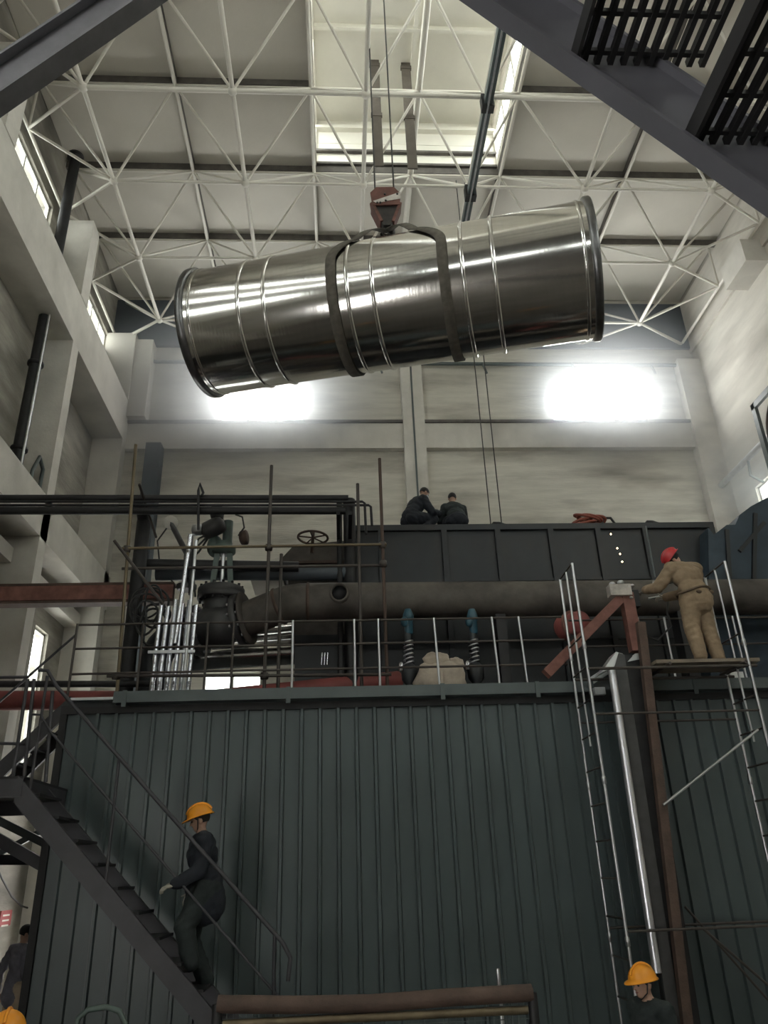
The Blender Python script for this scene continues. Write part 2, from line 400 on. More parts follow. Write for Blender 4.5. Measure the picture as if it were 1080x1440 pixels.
# roof monitor (raised skylight)
mon = sempty('ceiling', (1.8, 9, 18.7), 'raised roof monitor with bright side lights')
ZM = 20.35
for y0, y1 in ((SKY0, 4.65), (4.65, 6.95), (6.95, 9.25), (9.25, 11.3), (11.3, 13.85)):
    for x0, x1 in ((-.53, 1.89), (1.89, 4.17)): slab('monitor_board', x0 + .01, x1 - .01, y0 + .01, y1 - .01, ZM, ZM + .06, M['monitor'], mon)
    slab('monitor_rafter', -.53, 4.17, y1 - .06, y1 + .02, ZM - .14, ZM, M['monitor'], mon)
slab('ridge_bar', 1.84, 1.94, SKY0, 13.85, ZM - .12, ZM, M['monitor'], mon)
for k in range(4):                                       # lapped boards of the far gable
    z0 = 18.75 + k * .42
    slab('gable_board', -.5, 4.14, 13.84, 13.9, z0, z0 + .405, M['monitor'], mon)
for z in (18.74, 19.2): slab('gable_rail', -.5, 4.14, 13.74, 13.83, z, z + .07, M['purlin'], mon)
slab('gable_rail', -.5, 4.14, 13.70, 13.83, 20.0, 20.1, M['monitor'], mon)
slab('gable_end', -.53, 4.17, SKY0 - .1, SKY0, 18.7, ZM, M['monitor'], mon)
for x in (-.53, 4.17):
    slab('curb', x - .06, x + .06, SKY0, 13.85, 18.72, 18.95, M['frame_white'], mon)
    slab('head_rail', x - .06, x + .06, SKY0, 13.85, 20.15, ZM, M['frame_white'], mon)
    for y in PY[2:8] + [12.7, 10.4, 8.1, 5.8]: slab('monitor_post', x - .05, x + .05, y - .05 if y < 13 else y - .1, y + .05 if y < 13 else y, 18.9, 20.2, M['frame_white'], mon)
    for y0, y1 in zip(PY[3:8], PY[2:7]): slab('pane', x - .006, x + .006, y0 + .06, y1 - .06, 18.96, 20.14, M['glass'], mon)

# space frame under the roof
sf = thing('roof_space_frame', 'white tubular space frame of chords and diagonals spanning under the pale ceiling', 'roof frame', (2, 11.5, ZL))
for x in NX:
    for y in NY: MB().ell((x, y, ZL), (.10, .10, .10), nu=10, nv=6).build('node', M['frame_white'], sf)
for j, y in enumerate(NY):
    for a, b in zip(NX, NX[1:]): strut('chord', (a, y, ZL), (b, y, ZL), .05 if j > 2 else .038, M['frame_white'], sf)
for x in NX:
    for a, b in zip(NY, NY[1:]): strut('chord', (x, a, ZL), (x, b, ZL), .047, M['frame_white'], sf)
for i, x in enumerate(NX):
    for j, y in enumerate(NY):
        for tx in (TX[i], TX[i+1]):
            for ty in (TY[j], TY[j+1]): strut('diagonal', (x, y, ZL), (tx, ty, ZT), .031, M['frame_white'], sf)
for j, y in enumerate(TY):
    for a, b in zip(TX, TX[1:]): strut('top_chord', (a, y, ZT), (b, y, ZT), .04, M['frame_white'], sf)
for x in TX[1:-1]:
    strut('top_chord', (x, TY[-1], ZT), (x, TY[0], ZT), .075 if x == 1.89 else .045, M['frame_white'], sf)
for y in TY:                                             # bearings on both side walls
    for tx, nx in ((-6.45, NX[0]), (10.62, NX[-1])):
        strut('top_chord', (tx, y, 17.05), (tx, y, ZT), .03, M['frame_white'], sf)
    for j, ny in enumerate(NY):
        if abs(ny - y) < 1.5:
            strut('wall_strut', (NX[0], ny, ZL), (-6.45, y, 17.05), .035, M['frame_white'], sf)
            strut('wall_strut', (NX[-1], ny, ZL), (10.62, y, 17.05), .035, M['frame_white'], sf)
strut('edge_chord', (-6.45, TY[-1], 17.05), (-6.45, TY[0], 17.05), .04, M['frame_white'], sf)
strut('edge_chord', (10.62, TY[-1], 17.05), (10.62, TY[0], 17.05), .045, M['frame_white'], sf)
for i, x in enumerate(NX):
    for tx in (TX[i], TX[i+1]): strut('wall_strut', (x, NY[0], ZL), (tx, 18.7, 17.0), .035, M['frame_white'], sf)

# ================================================================== THINGS ON WALLS AND ROOF
rb = thing('crane_power_rail', 'long dark green power rail hung under the white roof frame', 'rail', (3.05, 10, 16.5))
MB().bx(3.0, 3.16, 5.0, 13.6, 16.48, 16.66).build('rail', M['gutter'], rb)
MB().bx(3.05, 3.08, 5.0, 13.6, 16.40, 16.48).build('conductor_strip', M['galv'], rb)
for y in (5.76, 8.08, 10.4, 12.66): MB().bx(2.95, 3.2, y - .09, y + .09, 16.42, 16.78).build('hanger', M['black_steel'], rb)
for x, yy, lb in ((.96, 12.1, 'dark hanging board in the skylight beside the hoist ropes'), (1.72, 12.15, 'dark hanging board in the skylight beside the thick centre tube')):
    o = thing('hanging_board', lb, 'board', (x, yy, 16.75), 'boards hung in the skylight')
    MB().bx(x - .11, x + .11, yy - .02, yy + .02, 16.75, 20.33).build('plank', M['board'], o)
    MB().bx(x - .13, x + .13, yy - .035, yy + .035, 18.35, 18.45).build('batten', M['board'], o)
    MB().bx(x - .13, x + .13, yy - .035, yy + .035, 20.1, 20.2).build('batten', M['board'], o)

wp = thing('wall_pipe', 'thin grey pipe run high across the pale end wall with brackets', 'pipe', (2.7, 18.6, 16.2))
MB().tube([(-5.45, 18.6, 14.25), (-5.42, 18.6, 16.1), (-5.38, 18.6, 16.2), (-5.3, 18.6, 16.23), (10.9, 18.6, 16.16)], .055, 8).build('pipe', M['gutter'], wp)
for x in (-4.2, -1.5, 1.2, 4.3, 7.0, 9.4): MB().obox((x, 18.55, 16.2), (x + .12, 18.6, 15.85), .05, .05, (0, 1, 0)).build('bracket', M['gutter'], wp)
wp = thing('wall_pipe', 'pale steel pipe running along the right plaster wall on brackets', 'pipe', (10.6, 16, 12))
MB().tube([(10.6, 15.3, 12.0), (10.6, 18.74, 12.0)], .085, 10).build('pipe', M['galv'], wp)
for y in (16.0, 16.9):
    MB().tube([(10.6, y, 12.0), (10.55, y, 11.5), (10.85, y, 11.3)], .035, 6).build('bracket', M['gutter'], wp)
dp = thing('downpipe', 'dark vertical steel downpipe beside the left concrete column', 'pipe', (-6.15, 13.3, 9.7))
MB().cyl((-6.15, 13.25, 9.65), (-6.15, 13.25, 18.3), .12, 12).build('pipe', M['black_steel'], dp)
MB().cyl((-6.0, 13.12, 9.65), (-6.0, 13.12, 13.4), .025, 8).build('conduit', M['galv'], dp)
for z in (10.2, 12.2, 15.0): MB().lathe([(.12, 0), (.16, .01), (.16, .07), (.12, .08)], (-6.15, 13.25, z)).build('clamp', M['black_steel'], dp)
MB().lathe([(.12, 0), (.18, .02), (.18, .16), (.12, .18)], (-6.15, 13.25, 18.1)).build('top_socket', M['black_steel'], dp)
ch = thing('wall_hook', 'bent steel bracket on the left beam beside the dark downpipe', 'bracket', (-5.9, 13.6, 9.65))
MB().tube([(-5.95, 13.5, 9.65), (-5.95, 13.55, 9.95), (-5.95, 13.75, 10.35), (-5.95, 14.0, 10.2), (-5.95, 13.98, 9.64)], .04, 7).build('bracket_tube', M['gutter'], ch)
du = thing('duct_mouth', 'dark round duct mouth with square flange projecting from the right wall', 'duct', (10.3, 13.95, 10.3))
MB().lathe([(.9, .95), (.9, 0), (.92, 0), (.92, .95)], (9.92, 13.95, 11.35), (1, 0, 0), 28, caps=False).build('duct_tube', M['rust_brown'], du)
MB().lathe([(.9, 0), (.9, .02)], (10.86, 13.95, 11.35), (1, 0, 0), 24).build('duct_back', M['black_steel'], du)
fl = MB()
for a, b in (((12.85, 10.3), (15.05, 10.45)), ((12.85, 12.25), (15.05, 12.4)), ((12.85, 10.3), (13.0, 12.4)), ((14.9, 10.3), (15.05, 12.4))):
    fl.bx(9.84, 9.92, a[0], b[0], a[1], b[1])
fl.build('flange', M['gutter'], du)

# ================================================================== OVERHEAD STAIRS CLOSE TO THE VIEWER
def stringer(mb, p, q, y, hgt, fl_, side=-1):
    """plate stringer in the plane Y=y from p to q (x, z) along its lower edge, with a foot flange"""
    p = Vector((p[0], 0, p[1])); q = Vector((q[0], 0, q[1])); d = (q - p).normalized(); n = Vector((-d.z, 0, d.x))
    if n.z < 0: n = -n
    def quad(a, b, c, e, y0, y1): mb.prism([(v.x, v.z) for v in (a, b, c, e)], 'y', y0, y1)
    quad(p, q, q + n * hgt, p + n * hgt, y, y + .008)
    quad(p, q, q + n * .009, p + n * .009, y + side * fl_, y)
    quad(p + n * (hgt - .009), q + n * (hgt - .009), q + n * hgt, p + n * hgt, y + side * fl_ * .5, y)
sl = (3.77 - 4.44) / (.87 - .30)
def zst(x): return 4.44 + sl * (x - .30)
st = thing('overhead_stair', 'dark steel stair flight with bar grating treads overhead at the upper right', 'stairs', (4.0, .7, 0))
for y, s in ((1.1, -1), (.28, 1)):
    mb = MB(); stringer(mb, (-.45, zst(-.45)), (4.06, zst(4.06)), y, .185, .04, s)
    mb.build('stringer', M['stair_plain'], st)
bar = MB().bx(-.006, .006, -.4, .4, -.009, .009).mesh('tread_bar', M['black_steel'])
rod = MB().bx(-.15, .15, -.005, .005, -.006, .006).mesh('tread_rod', M['black_steel'])
x = .535 - .21 * 4
while zst(x) > .35:
    z = zst(x) + .055
    tr = MB().bx(x - .01, x - .002, .29, 1.1, z - .03, z + .02).build('tread', M['black_steel'], st)
    near = .2 < x < 1.2
    tb = MB()
    for k in range(10):
        tb.bx(x + .012 + k * .030, x + .024 + k * .030, .29, 1.1, z - .014, z + .014)
    for k in range(10): tb.bx(x, x + .295, .32 + k * .085, .331 + k * .085, z - .008, z + .004)
    if near:
        for k in range(10):
            o = bpy.data.objects.new('tread_bar', bar); COL.objects.link(o); o.location = (x + .018 + k * .030, .695, z); setp(o, tr)
        for k in range(10):
            o = bpy.data.objects.new('tread_rod', rod); COL.objects.link(o); o.location = (x + .145, .305 + k * .085, z); setp(o, tr)
    else: tb.build('tread_grating', M['black_steel'], tr)
    x += .21
sg = thing('stair_beam', 'scratched dark steel channel beam rising overhead at the upper left', 'beam', (-1.6, 1.4, 3.3))
mb = MB(); stringer(mb, (-2.4, 4.4 - 1.54 * 1.325), (-.05, 4.89 + .44 * 1.325), 1.4, .15, .05, -1); mb.build('channel', M['stair_steel'], sg)
mb = MB(); mb.obox((-2.35, 1.43, 4.4 - 1.49 * 1.325 + .31), (0, 1.43, 4.89 + .49 * 1.325 + .31), .02, .012, (0, 1, 0)); mb.build('conduit', M['galv'], sg)

# ================================================================== SUSPENDED DRUM AND HOIST
DL, DR = Vector((-2.18, 10.29, 10.69)), Vector((3.83, 8.61, 10.59)); DC = (DL + DR) / 2; DLEN = (DR - DL).length; RD = 1.0
ax = (DR - DL).normalized(); uz = Vector((0, 0, 1)); uz = (uz - ax * uz.dot(ax)).normalized(); uy = uz.cross(ax)
DM = Matrix(((ax.x, uy.x, uz.x, DC.x), (ax.y, uy.y, uz.y, DC.y), (ax.z, uy.z, uz.z, DC.z), (0, 0, 0, 1)))
drum = thing('steel_drum', 'large shiny stainless steel cylindrical vessel hanging in a sling under the roof', 'drum', (DC.x, DC.y, DC.z - RD))
def dpart(name, prof, m, n=96, parent=None):
    mb = MB(); mb.lathe(prof, (0, 0, 0), (1, 0, 0), n)
    o = bpy.data.objects.new(name, mb.mesh(name, M[m])); COL.objects.link(o)
    o.matrix_world = DM; o.location = DM.translation; o.rotation_euler = DM.to_euler(); setp(o, parent or drum); return o
h = DLEN / 2
bands = [-.84 * h + .16 * 0, ]
fr_ = [.16, .225, .43, .49, .70, .77]
bx_ = [-h + f * DLEN for f in fr_]
cuts = [-h + .1] + [bx_[0], bx_[2], bx_[4]] + [h - .1]
for k, (a, b) in enumerate(zip(cuts, cuts[1:])):
    rr = RD - .004 * (k % 2)
    dpart('shell_section', [(rr, a), (rr, a + .02), (rr, (a + b) / 2), (rr, b - .02), (rr, b)], 'stainless')
for x_ in bx_:
    dpart('raised_band', [(RD, x_ - .03), (RD + .016, x_ - .02), (RD + .02, x_), (RD + .016, x_ + .02), (RD, x_ + .03)], 'stainless_band')
for s_ in (-1, 1):
    e0 = s_ * h; e1 = s_ * (h - .11)
    lo_, hi_ = min(e0, e1), max(e0, e1)
    rim = dpart('end_rim', [(RD - .06, lo_), (RD + .03, lo_), (RD + .045, lo_ + .02), (RD + .045, hi_ - .02), (RD + .03, hi_), (RD - .06, hi_)], 'rim')
    dpart('end_plate', [(.0001, e0 - s_ * .06 - .005), (RD - .05, e0 - s_ * .06 - .005), (RD - .05, e0 - s_ * .06 + .005), (.0001, e0 - s_ * .06 + .005)], 'rim')
    xx = s_ * (h - .2)
    dpart('raised_band', [(RD, xx - .025), (RD + .014, xx - .012), (RD + .014, xx + .012), (RD, xx + .025)], 'stainless_band')

HK = Vector((.84, 9.45, 12.16))
def ribbon(mb, pts, wdir, wd, th=.012):
    pts = [Vector(p) for p in pts]; k = len(pts); vs_ = []
    for i in range(k):
        t = (pts[min(i+1, k-1)] - pts[max(i-1, 0)]).normalized(); w_ = wdir[i] if isinstance(wdir, list) else wdir
        w_ = (w_ - t * w_.dot(t)).normalized(); n_ = t.cross(w_)
        for a, b in ((-1,-1),(1,-1),(1,1),(-1,1)): vs_.append(pts[i] + w_ * (a * wd / 2) + n_ * (b * th / 2))
    fs = [(i*4+j, i*4+(j+1)%4, i*4+4+(j+1)%4, i*4+4+j) for i in range(k-1) for j in range(4)]
    mb.add(vs_, fs, True)
for sgn, off, lb in ((-1, -.66, 'dirty webbing sling wrapped around the drum left of the hook'), (1, .98, 'dirty webbing sling wrapped around the drum right of the hook')):
    pts = []; r_ = RD + .03
    hook_l = DM.inverted() @ HK
    ph0 = math.acos(min(1, r_ / hook_l.z))
    N = 44
    front = []; back = []
    for i in range(N + 1):
        ph = ph0 * .86 + (math.pi - ph0 * .86) * i / N
        f_ = min(1, (ph - ph0 * .86) / .75); f_ = f_ * f_ * (3 - 2 * f_)
        axp = hook_l.x + (off - hook_l.x) * (.55 + .45 * f_)
        for lst, sd in ((front, -1), (back, 1)): lst.append(DM @ Vector((axp, sd * r_ * math.sin(ph), r_ * math.cos(ph))))
    lead = []
    for i in range(1, 10):
        t_ = i / 10; a_ = HK + Vector((0, 0, -.02)); b_ = front[0]
        lead.append(a_.lerp(b_, t_) + Vector((0, 0, .13 * math.sin(math.pi * t_))))
    leadb = []
    for i in range(1, 10):
        t_ = i / 10; a_ = HK + Vector((0, .05, -.02)); b_ = back[0]
        leadb.append(a_.lerp(b_, t_) + Vector((0, 0, .13 * math.sin(math.pi * t_))))
    o = thing('lifting_sling', lb, 'sling', (front[-1].x, front[-1].y, front[-1].z))
    mb = MB(); ribbon(mb, [HK + Vector((0, 0, -.02))] + lead + front, ax, .15); mb.build('front_strap', M['sling'], o)
    mb = MB(); ribbon(mb, [HK + Vector((0, .05, -.02))] + leadb + back, ax, .15); mb.build('back_strap', M['sling'], o)

hb_ = thing('hoist_block', 'worn red and white crane hook block hanging above the steel drum', 'hook block', HK)
def hpoly(ps): return [(HK.x + (x_ - 410) * .0020, HK.z - .02 + (560 - y_) * .0021) for x_, y_ in ps]
for yo in (-.13, .10):
    ch_ = MB().prism(hpoly([(280,205),(332,146),(480,140),(536,215),(528,270),(520,330),(300,340),(290,300)]), 'y', HK.y + yo, HK.y + yo + .03).build('cheek_plate', M['hook_red'], hb_)
    MB().prism(hpoly([(300,300),(535,195),(530,268),(330,322)]), 'y', HK.y + yo - .006, HK.y + yo + .036).build('white_stripe', M['hook_white'], ch_)
    for bx0, by0 in ((505, 222), (400, 225), (405, 295), (335, 320), (360, 318)): MB().lathe([(.018, 0), (.018, .02), (0, .022)], (HK.x + (bx0-410)*.002, HK.y + yo + (0 if yo < 0 else .03), HK.z - .02 + (560-by0)*.0021), (0, -1 if yo < 0 else 1, 0), 8).build('bolt', M['hook_dark'], ch_)
MB().prism(hpoly([(310,335),(520,325),(470,480),(440,530),(380,530),(352,480)]), 'y', HK.y - .09, HK.y + .09).build('hook_fork', M['hook_dark'], hb_)
for a_, b_ in (((296,310),(365,500)), ((528,300),(460,500))):
    p_, q_ = hpoly([a_, b_]); MB().obox((p_[0], HK.y, p_[1]), (q_[0], HK.y, q_[1]), .05, .24, (0, 1, 0)).build('side_strap', M['hook_red'], hb_)
for xo in (-.11, .09): MB().lathe([(.10, 0), (.17, .01), (.13, .035), (.17, .06), (.10, .07)], (HK.x + xo * .6, HK.y - .075 + (.08 if xo > 0 else 0), HK.z + .66), (0, 1, 0), 20).build('sheave', M['hook_dark'], hb_)
MB().tube([HK + Vector((0, 0, .1)), HK + Vector((0, 0, .03)), HK + Vector((.09, 0, -.02)), HK + Vector((.1, 0, -.12)), HK + Vector((.02, 0, -.18)), HK + Vector((-.08, 0, -.14)), HK + Vector((-.1, 0, -.06))], [.04, .045, .05, .05, .045, .035, .02], 9).build('hook', M['hook_dark'], hb_)
for xo, lb in ((-.17, 'thin dark hoist rope going up from the left of the hook block'), (.15, 'thin dark hoist rope going up from the right of the hook block')):
    o = MB().cyl((HK.x + xo, HK.y, HK.z + .7), (HK.x + xo, HK.y, 20.3), .014, 6).build('hoist_rope', M['rope']); tag(o, lb, 'rope', 'hoist ropes')
for xo, lb in ((3.15, 'thin dark tag line hanging in front of the end wall left of its pair'), (3.37, 'thin dark tag line hanging in front of the end wall right of its pair')):
    o = MB().cyl((xo - .1, 13.9, 8.43), (xo - .1, 13.9, 18.4), .012, 5).build('tag_line', M['rope']); tag(o, lb, 'rope', 'tag lines')

# ================================================================== GREEN CORRUGATED ENCLOSURE
EX0, EX1, EY0, EY1, EZ = -3.74, 8.0, 10.8, 17.2, 4.85
enc = thing('corrugated_enclosure', 'green-grey ribbed sheet metal enclosure filling the lower hall', 'enclosure', ((EX0+EX1)/2, (EY0+EY1)/2, 0))
def sheet_profile(wd, pitch=.25):
    pr = []; x_ = 0
    while x_ < wd - 1e-6:
        pr += [(x_, 0), (x_ + .186, 0), (x_ + .2, -.046), (x_ + .234, -.046), (x_ + .247, 0)]
        x_ += pitch
    pr.append((wd, 0)); return pr
prof = sheet_profile(1.0)
def sheetmesh():
    vs_ = []
    for x_, y_ in prof: vs_ += [(x_, y_, 0), (x_, y_, EZ - .08)]
    fs = [(2*i, 2*i+2, 2*i+3, 2*i+1) for i in range(len(prof) - 1)]
    return MB().add(vs_, fs).mesh('cladding_sheet', M['corr'])
sm_ = sheetmesh()
for k in range(12):
    o = bpy.data.objects.new('cladding_sheet', sm_); COL.objects.link(o); o.location = (EX0 + k * .9999, EY0 + random.uniform(-.004, .004), 0); setp(o, enc)
MB().bx(EX0 + .02, EX1 + .2, EY0 + .03, EY0 + .12, 0, EZ - .1).build('backing_wall', M['casing'], enc)
for k in range(6):
    o = bpy.data.objects.new('side_sheet', sm_); COL.objects.link(o); o.location = (EX0, EY1 - k * 1.0, 0); o.rotation_euler = (0, 0, R(-90)); setp(o, enc)
MB().bx(EX0 - .03, EX0 + .06, EY0 - .045, EY0 + .05, 0, EZ - .06).build('corner_trim', M['black_steel'], enc)
MB().bx(EX0 - .02, EX1 + .2, EY0 - .02, EY1, EZ - .1, EZ).build('roof_deck', M['casing'], enc)
MB().bx(EX0 + .1, -3.0, EY0 - .12, EY0 + .7, EZ, EZ + .035).build('edge_flashing', M['white_sheet'], enc)
for a_, b_ in ((-3.05, 3.55), (4.3, 8.2)):
    g = MB().prism([(EY0 - .2, EZ - .06), (EY0 - .02, EZ - .06), (EY0 - .02, EZ + .1), (EY0 - .035, EZ + .1), (EY0 - .035, EZ - .03), (EY0 - .185, EZ - .03), (EY0 - .185, EZ + .09), (EY0 - .2, EZ + .09)], 'x', a_, b_).build('gutter', M['gutter'], enc)
    x_ = a_ + .1
    for xb in (-2.9, -.7, 1.42, 2.75, 5.0, 6.4, 7.6):
        if a_ < xb < b_: MB().bx(xb - .03, xb + .03, EY0 - .215, EY0 - .2, EZ - .12, EZ + .1).build('gutter_strap', M['gutter'], g)
MB().bx(EX0, EX1, EY0 - .05, EY0 - .002, EZ - .17, EZ - .08).build('head_flashing', M['black_steel'], enc)

# guard rail along the edge of the roof deck
gr = thing('guard_rail', 'thin grey three-bar guard rail along the enclosure roof edge', 'railing', (0, EY0 + .05, EZ))
gy = EY0 + .06
for z in (5.96, 5.61, 5.25):
    strut('rail', (-3.74, gy, z), (3.3, gy, z), .017, M['dark_tube'] if z < 5.9 else M['dark_tube'], gr)
for x_ in (-3.74, -2.81, -1.89, -1.52, -.67, .22, .57, 1.42, 2.28, 2.68):
    strut('post', (x_, gy - .02, EZ - .02), (x_ + (0.0 if x_ < 1 else -.03), gy - .02, 5.97), .018, M['galv'] if x_ > -1 else M['dark_tube'], gr)
gr = thing('guard_rail', 'thin dark guard rail behind the scaffold at the right end of the roof', 'railing', (6.3, EY0 + .05, EZ))
for z in (5.9, 5.5): strut('rail', (3.4, gy, z), (8.2, gy, z), .015, M['dark_tube'], gr)
for x_ in (4.45, 4.85, 5.9, 7.1, 8.1): strut('post', (x_, gy - .02, EZ), (x_, gy - .02, 5.92), .018, M['galv'], gr)

# ================================================================== MACHINERY ON THE ROOF DECK
cs = thing('boiler_casing', 'long dark steel boiler casing with vertical stiffeners behind the big pipe', 'casing', (3.6, 14.2, EZ))
CX0, CX1, CY0, CY1, CT = .19, 7.05, 13.0, 16.4, 8.44
MB().bx(CX0, CX1, CY0, CY1, EZ, CT - .12).build('body', M['casing'], cs)
MB().bx(CX0 - .05, CX1 + .05, CY0 - .07, CY1, CT - .13, CT - .02).build('top_rim', M['casing'], cs)
seams = [CX0, .78, 1.95, 2.95, 3.95, 4.85, 5.75, CX1]
for a_, b_ in zip(seams, seams[1:]): slab('panel', a_ + .06, b_ - .06, CY0 - .02, CY0 + .01, EZ + .05, CT - .24, M['casing'], cs)
for x_ in seams: slab('stiffener', x_ - .05, x_ + .05, CY0 - .075, CY0 + .01, EZ, CT - .13, M['casing'], cs)
for z in (6.2, 7.3): slab('ledge', CX0, CX1, CY0 - .05, CY0 - .01, z, z + .05, M['casing'], cs)
ds = [(.3, .33), (1.0, .05), (2.6, .05), (4.1, .04), (5.9, .06)]
MB().bx(CX0, CX1, CY0 + .2, CY1, CT - .02, CT).build('top_deck', M['black_steel'], cs)
hp = thing('hopper_duct', 'grey-brown sloped hopper casing left of the boiler casing', 'duct', (-.3, 13.3, EZ))
P = lambda x_, y_: (lambda v: (v.x, v.z))(at(x_, y_, 12.85))
MB().prism([P(382, 800), P(412, 768), P(486, 760), P(488, 800), P(488, 905), P(412, 905), P(405, 815)], 'y', 12.85, 13.9).build('body', M['pipe_brown'], hp)
MB().prism([P(352, 797), P(392, 782), P(398, 800), P(398, 815), P(352, 815)], 'y', 12.9, 13.7).build('inlet_cone', M['concrete'], hp)
MB().bx(-.75, .12, 12.75, 13.3, EZ, 6.3).build('support_leg', M['casing'], hp)
for z_ in (7.5, 7.62): MB().bx(-1.0, .16, 12.78, 12.85, z_, z_ + .05).build('flange_strip', M['rust_brown'], hp)
hw = thing('handwheel', 'dark spoked handwheel on the hopper casing', 'handwheel', at(440, 775, 12.85))
c_ = at(440, 756, 12.85)
tilt = Vector((.05, .05, 1)).normalized(); u_, v_, _ = frame_of(tilt)
MB().tube([c_ + (u_ * math.cos(a) + v_ * math.sin(a)) * .27 for a in [2 * math.pi * k / 24 for k in range(24)]], .022, 7, closed=True).build('rim', M['rust_brown'], hw)
for k in range(5):
    a = 2 * math.pi * k / 5; MB().cyl(c_, c_ + (u_ * math.cos(a) + v_ * math.sin(a)) * .27, .014, 6).build('spoke', M['rust_brown'], hw)
MB().cyl(c_ - tilt * .3, c_ + tilt * .12, .03, 8).build('stem', M['rust_brown'], hw)

bp_ = thing('main_pipe', 'long thick rust-brown pipe running across above the guard rail', 'pipe', (4, 11.95, 6.3))
PR = .30
def arc(p0, p1, p2, k=7): return [(p0 * (1-t)**2 + p1 * 2*t*(1-t) + p2 * t*t) for t in [i / k for i in range(k + 1)]]
v3 = lambda *a: Vector(a)
MB().tube([v3(-.50, 11.95, 6.63), v3(8.6, 11.95, 6.58)], PR, 28).build('straight_run', M['pipe_brown'], bp_)
el_ = arc(v3(-.97, 12.0, 6.57), v3(-.74, 11.95, 6.635), v3(-.5, 11.95, 6.632))
MB().tube(el_, PR * .99, 28).build('elbow', M['pipe_brown'], bp_)
MB().tube([v3(-1.62, 12.16, 6.36), v3(-.97, 12.0, 6.57)], PR * .96, 28).build('inclined_run', M['pipe_brown'], bp_)
for p_, d_ in ((v3(-.97, 12.0, 6.57), v3(.65, -.16, .21)), (v3(-.5, 11.95, 6.632), v3(1, 0, 0))):
    MB().lathe([(PR - .01, -.03), (PR + .008, -.02), (PR + .013, 0), (PR + .008, .02), (PR - .01, .03)], p_, d_, 28).build('weld_seam', M['rust_brown'], bp_)
sdir = v3(-.12, -.97, -.12).normalized(); stb = at(477, 833, 11.56) - sdir * .42
MB().lathe([(.155, 0), (.155, .42), (.118, .42), (.118, .1)], stb, sdir, 20, caps=False).build('branch_stub', M['pipe_brown'], bp_)
MB().lathe([(.0001, .36), (.117, .36), (.117, .37), (.0001, .37)], stb, sdir, 20).build('stub_bore_shade', M['black_steel'], bp_)  # black disc stands in for the shade inside the open stub
for x_ in (2.6, 5.6, 7.8): MB().bx(x_ - .08, x_ + .08, 11.8, 12.1, EZ, 6.32).build('saddle_post', M['black_steel'], bp_)

# gate valve
gv = thing('gate_valve', 'large grey gate valve with flanges and motor actuator beside the scaffold', 'valve', (-1.95, 12.2, 5.4))
VA = v3(.65, -.16, .12).normalized(); VC = v3(-1.95, 12.22, 6.33)
MB().lathe([(.27, -.34), (.30, -.25), (.36, -.1), (.36, .1), (.30, .25), (.27, .34)], VC, VA, 24).build('body', M['valve'], gv)
for s_ in (-1, 1):
    f_ = MB().lathe([(.27, -.05), (.42, -.05), (.43, -.04), (.43, .04), (.42, .05), (.27, .05)], VC + VA * (.36 * s_), VA, 28).build('pipe_flange', M['valve'], gv)
    u_, v_, _ = frame_of(VA)
    for k in range(12):
        a = 2 * math.pi * k / 12; q_ = VC + VA * (.36 * s_) + (u_ * math.cos(a) + v_ * math.sin(a)) * .37
        MB().cyl(q_ - VA * .09, q_ + VA * .09, .026, 6).build('bolt', M['galv'], f_)
    MB().lathe([(.3, -.02), (.44, -.02), (.44, .02), (.3, .02)], VC + VA * (.47 * s_), VA, 28).build('counter_flange', M['pipe_brown'], gv)
MB().lathe([(.34, 0), (.30, .2), (.27, .38), (.27, .45)], VC, (0, 0, 1), 22).build('neck', M['valve'], gv)
bf = MB().lathe([(.27, 0), (.37, .0), (.385, .02), (.385, .09), (.37, .10), (.385, .115), (.385, .19), (.36, .21), (.2, .27), (.12, .30)], VC + v3(0, 0, .42), (0, 0, 1), 28).build('bonnet', M['valve'], gv)
for k in range(14):
    a = 2 * math.pi * k / 14; q_ = VC + v3(.34 * math.cos(a), .34 * math.sin(a), .38); MB().cyl(q_, q_ + v3(0, 0, .29), .024, 6).build('bolt', M['black_steel'], bf)
for s_ in (-1, 1):
    MB().obox(VC + v3(.15 * s_, 0, .68), VC + v3(.10 * s_, 0, 1.32), .09, .06, (0, 1, 0)).build('yoke_arm', M['valve_green'], gv)
MB().cyl(VC + v3(0, 0, .6), VC + v3(0, 0, 1.4), .035, 10).build('stem', M['galv'], gv)
MB().lathe([(.14, 0), (.2, .02), (.2, .1), (.14, .13), (.14, .2)], VC + v3(0, 0, 1.26), (0, 0, 1), 18).build('yoke_head', M['valve_green'], gv)
MB().cyl(VC + v3(.05, 0, 1.4), VC + v3(.05, 0, 1.86), .085, 14).build('stem_cover', M['valve_green'], gv)
act = MB().lathe([(.0001, -.2), (.13, -.19), (.16, -.12), (.16, .14), (.12, .2), (.0001, .21)], VC + v3(-.19, -.06, 1.72), (.9, -.3, .35), 16).build('actuator', M['valve'], gv)
MB().lathe([(.06, 0), (.10, .01), (.10, .16), (.06, .18)], VC + v3(-.36, -.1, 1.66), (-.9, .2, .1), 12).build('end_cover', M['galv'], act)
MB().lathe([(.0001, 0), (.1, .01), (.12, .1), (.1, .24), (.0001, .26)], VC + v3(-.12, -.1, 1.84), (-.1, -.3, 1), 12).build('motor', M['valve'], act)
MB().lathe([(.05, 0), (.12, .01), (.13, .1), (.05, .12)], VC + v3(.28, 0, 1.55), (1, -.3, 0), 14).build('gear_box', M['rust_brown'], gv)
MB().ell(VC + v3(-.16, .05, 1.42), (.14, .12, .2)).build('gear_housing', M['valve_green'], gv)
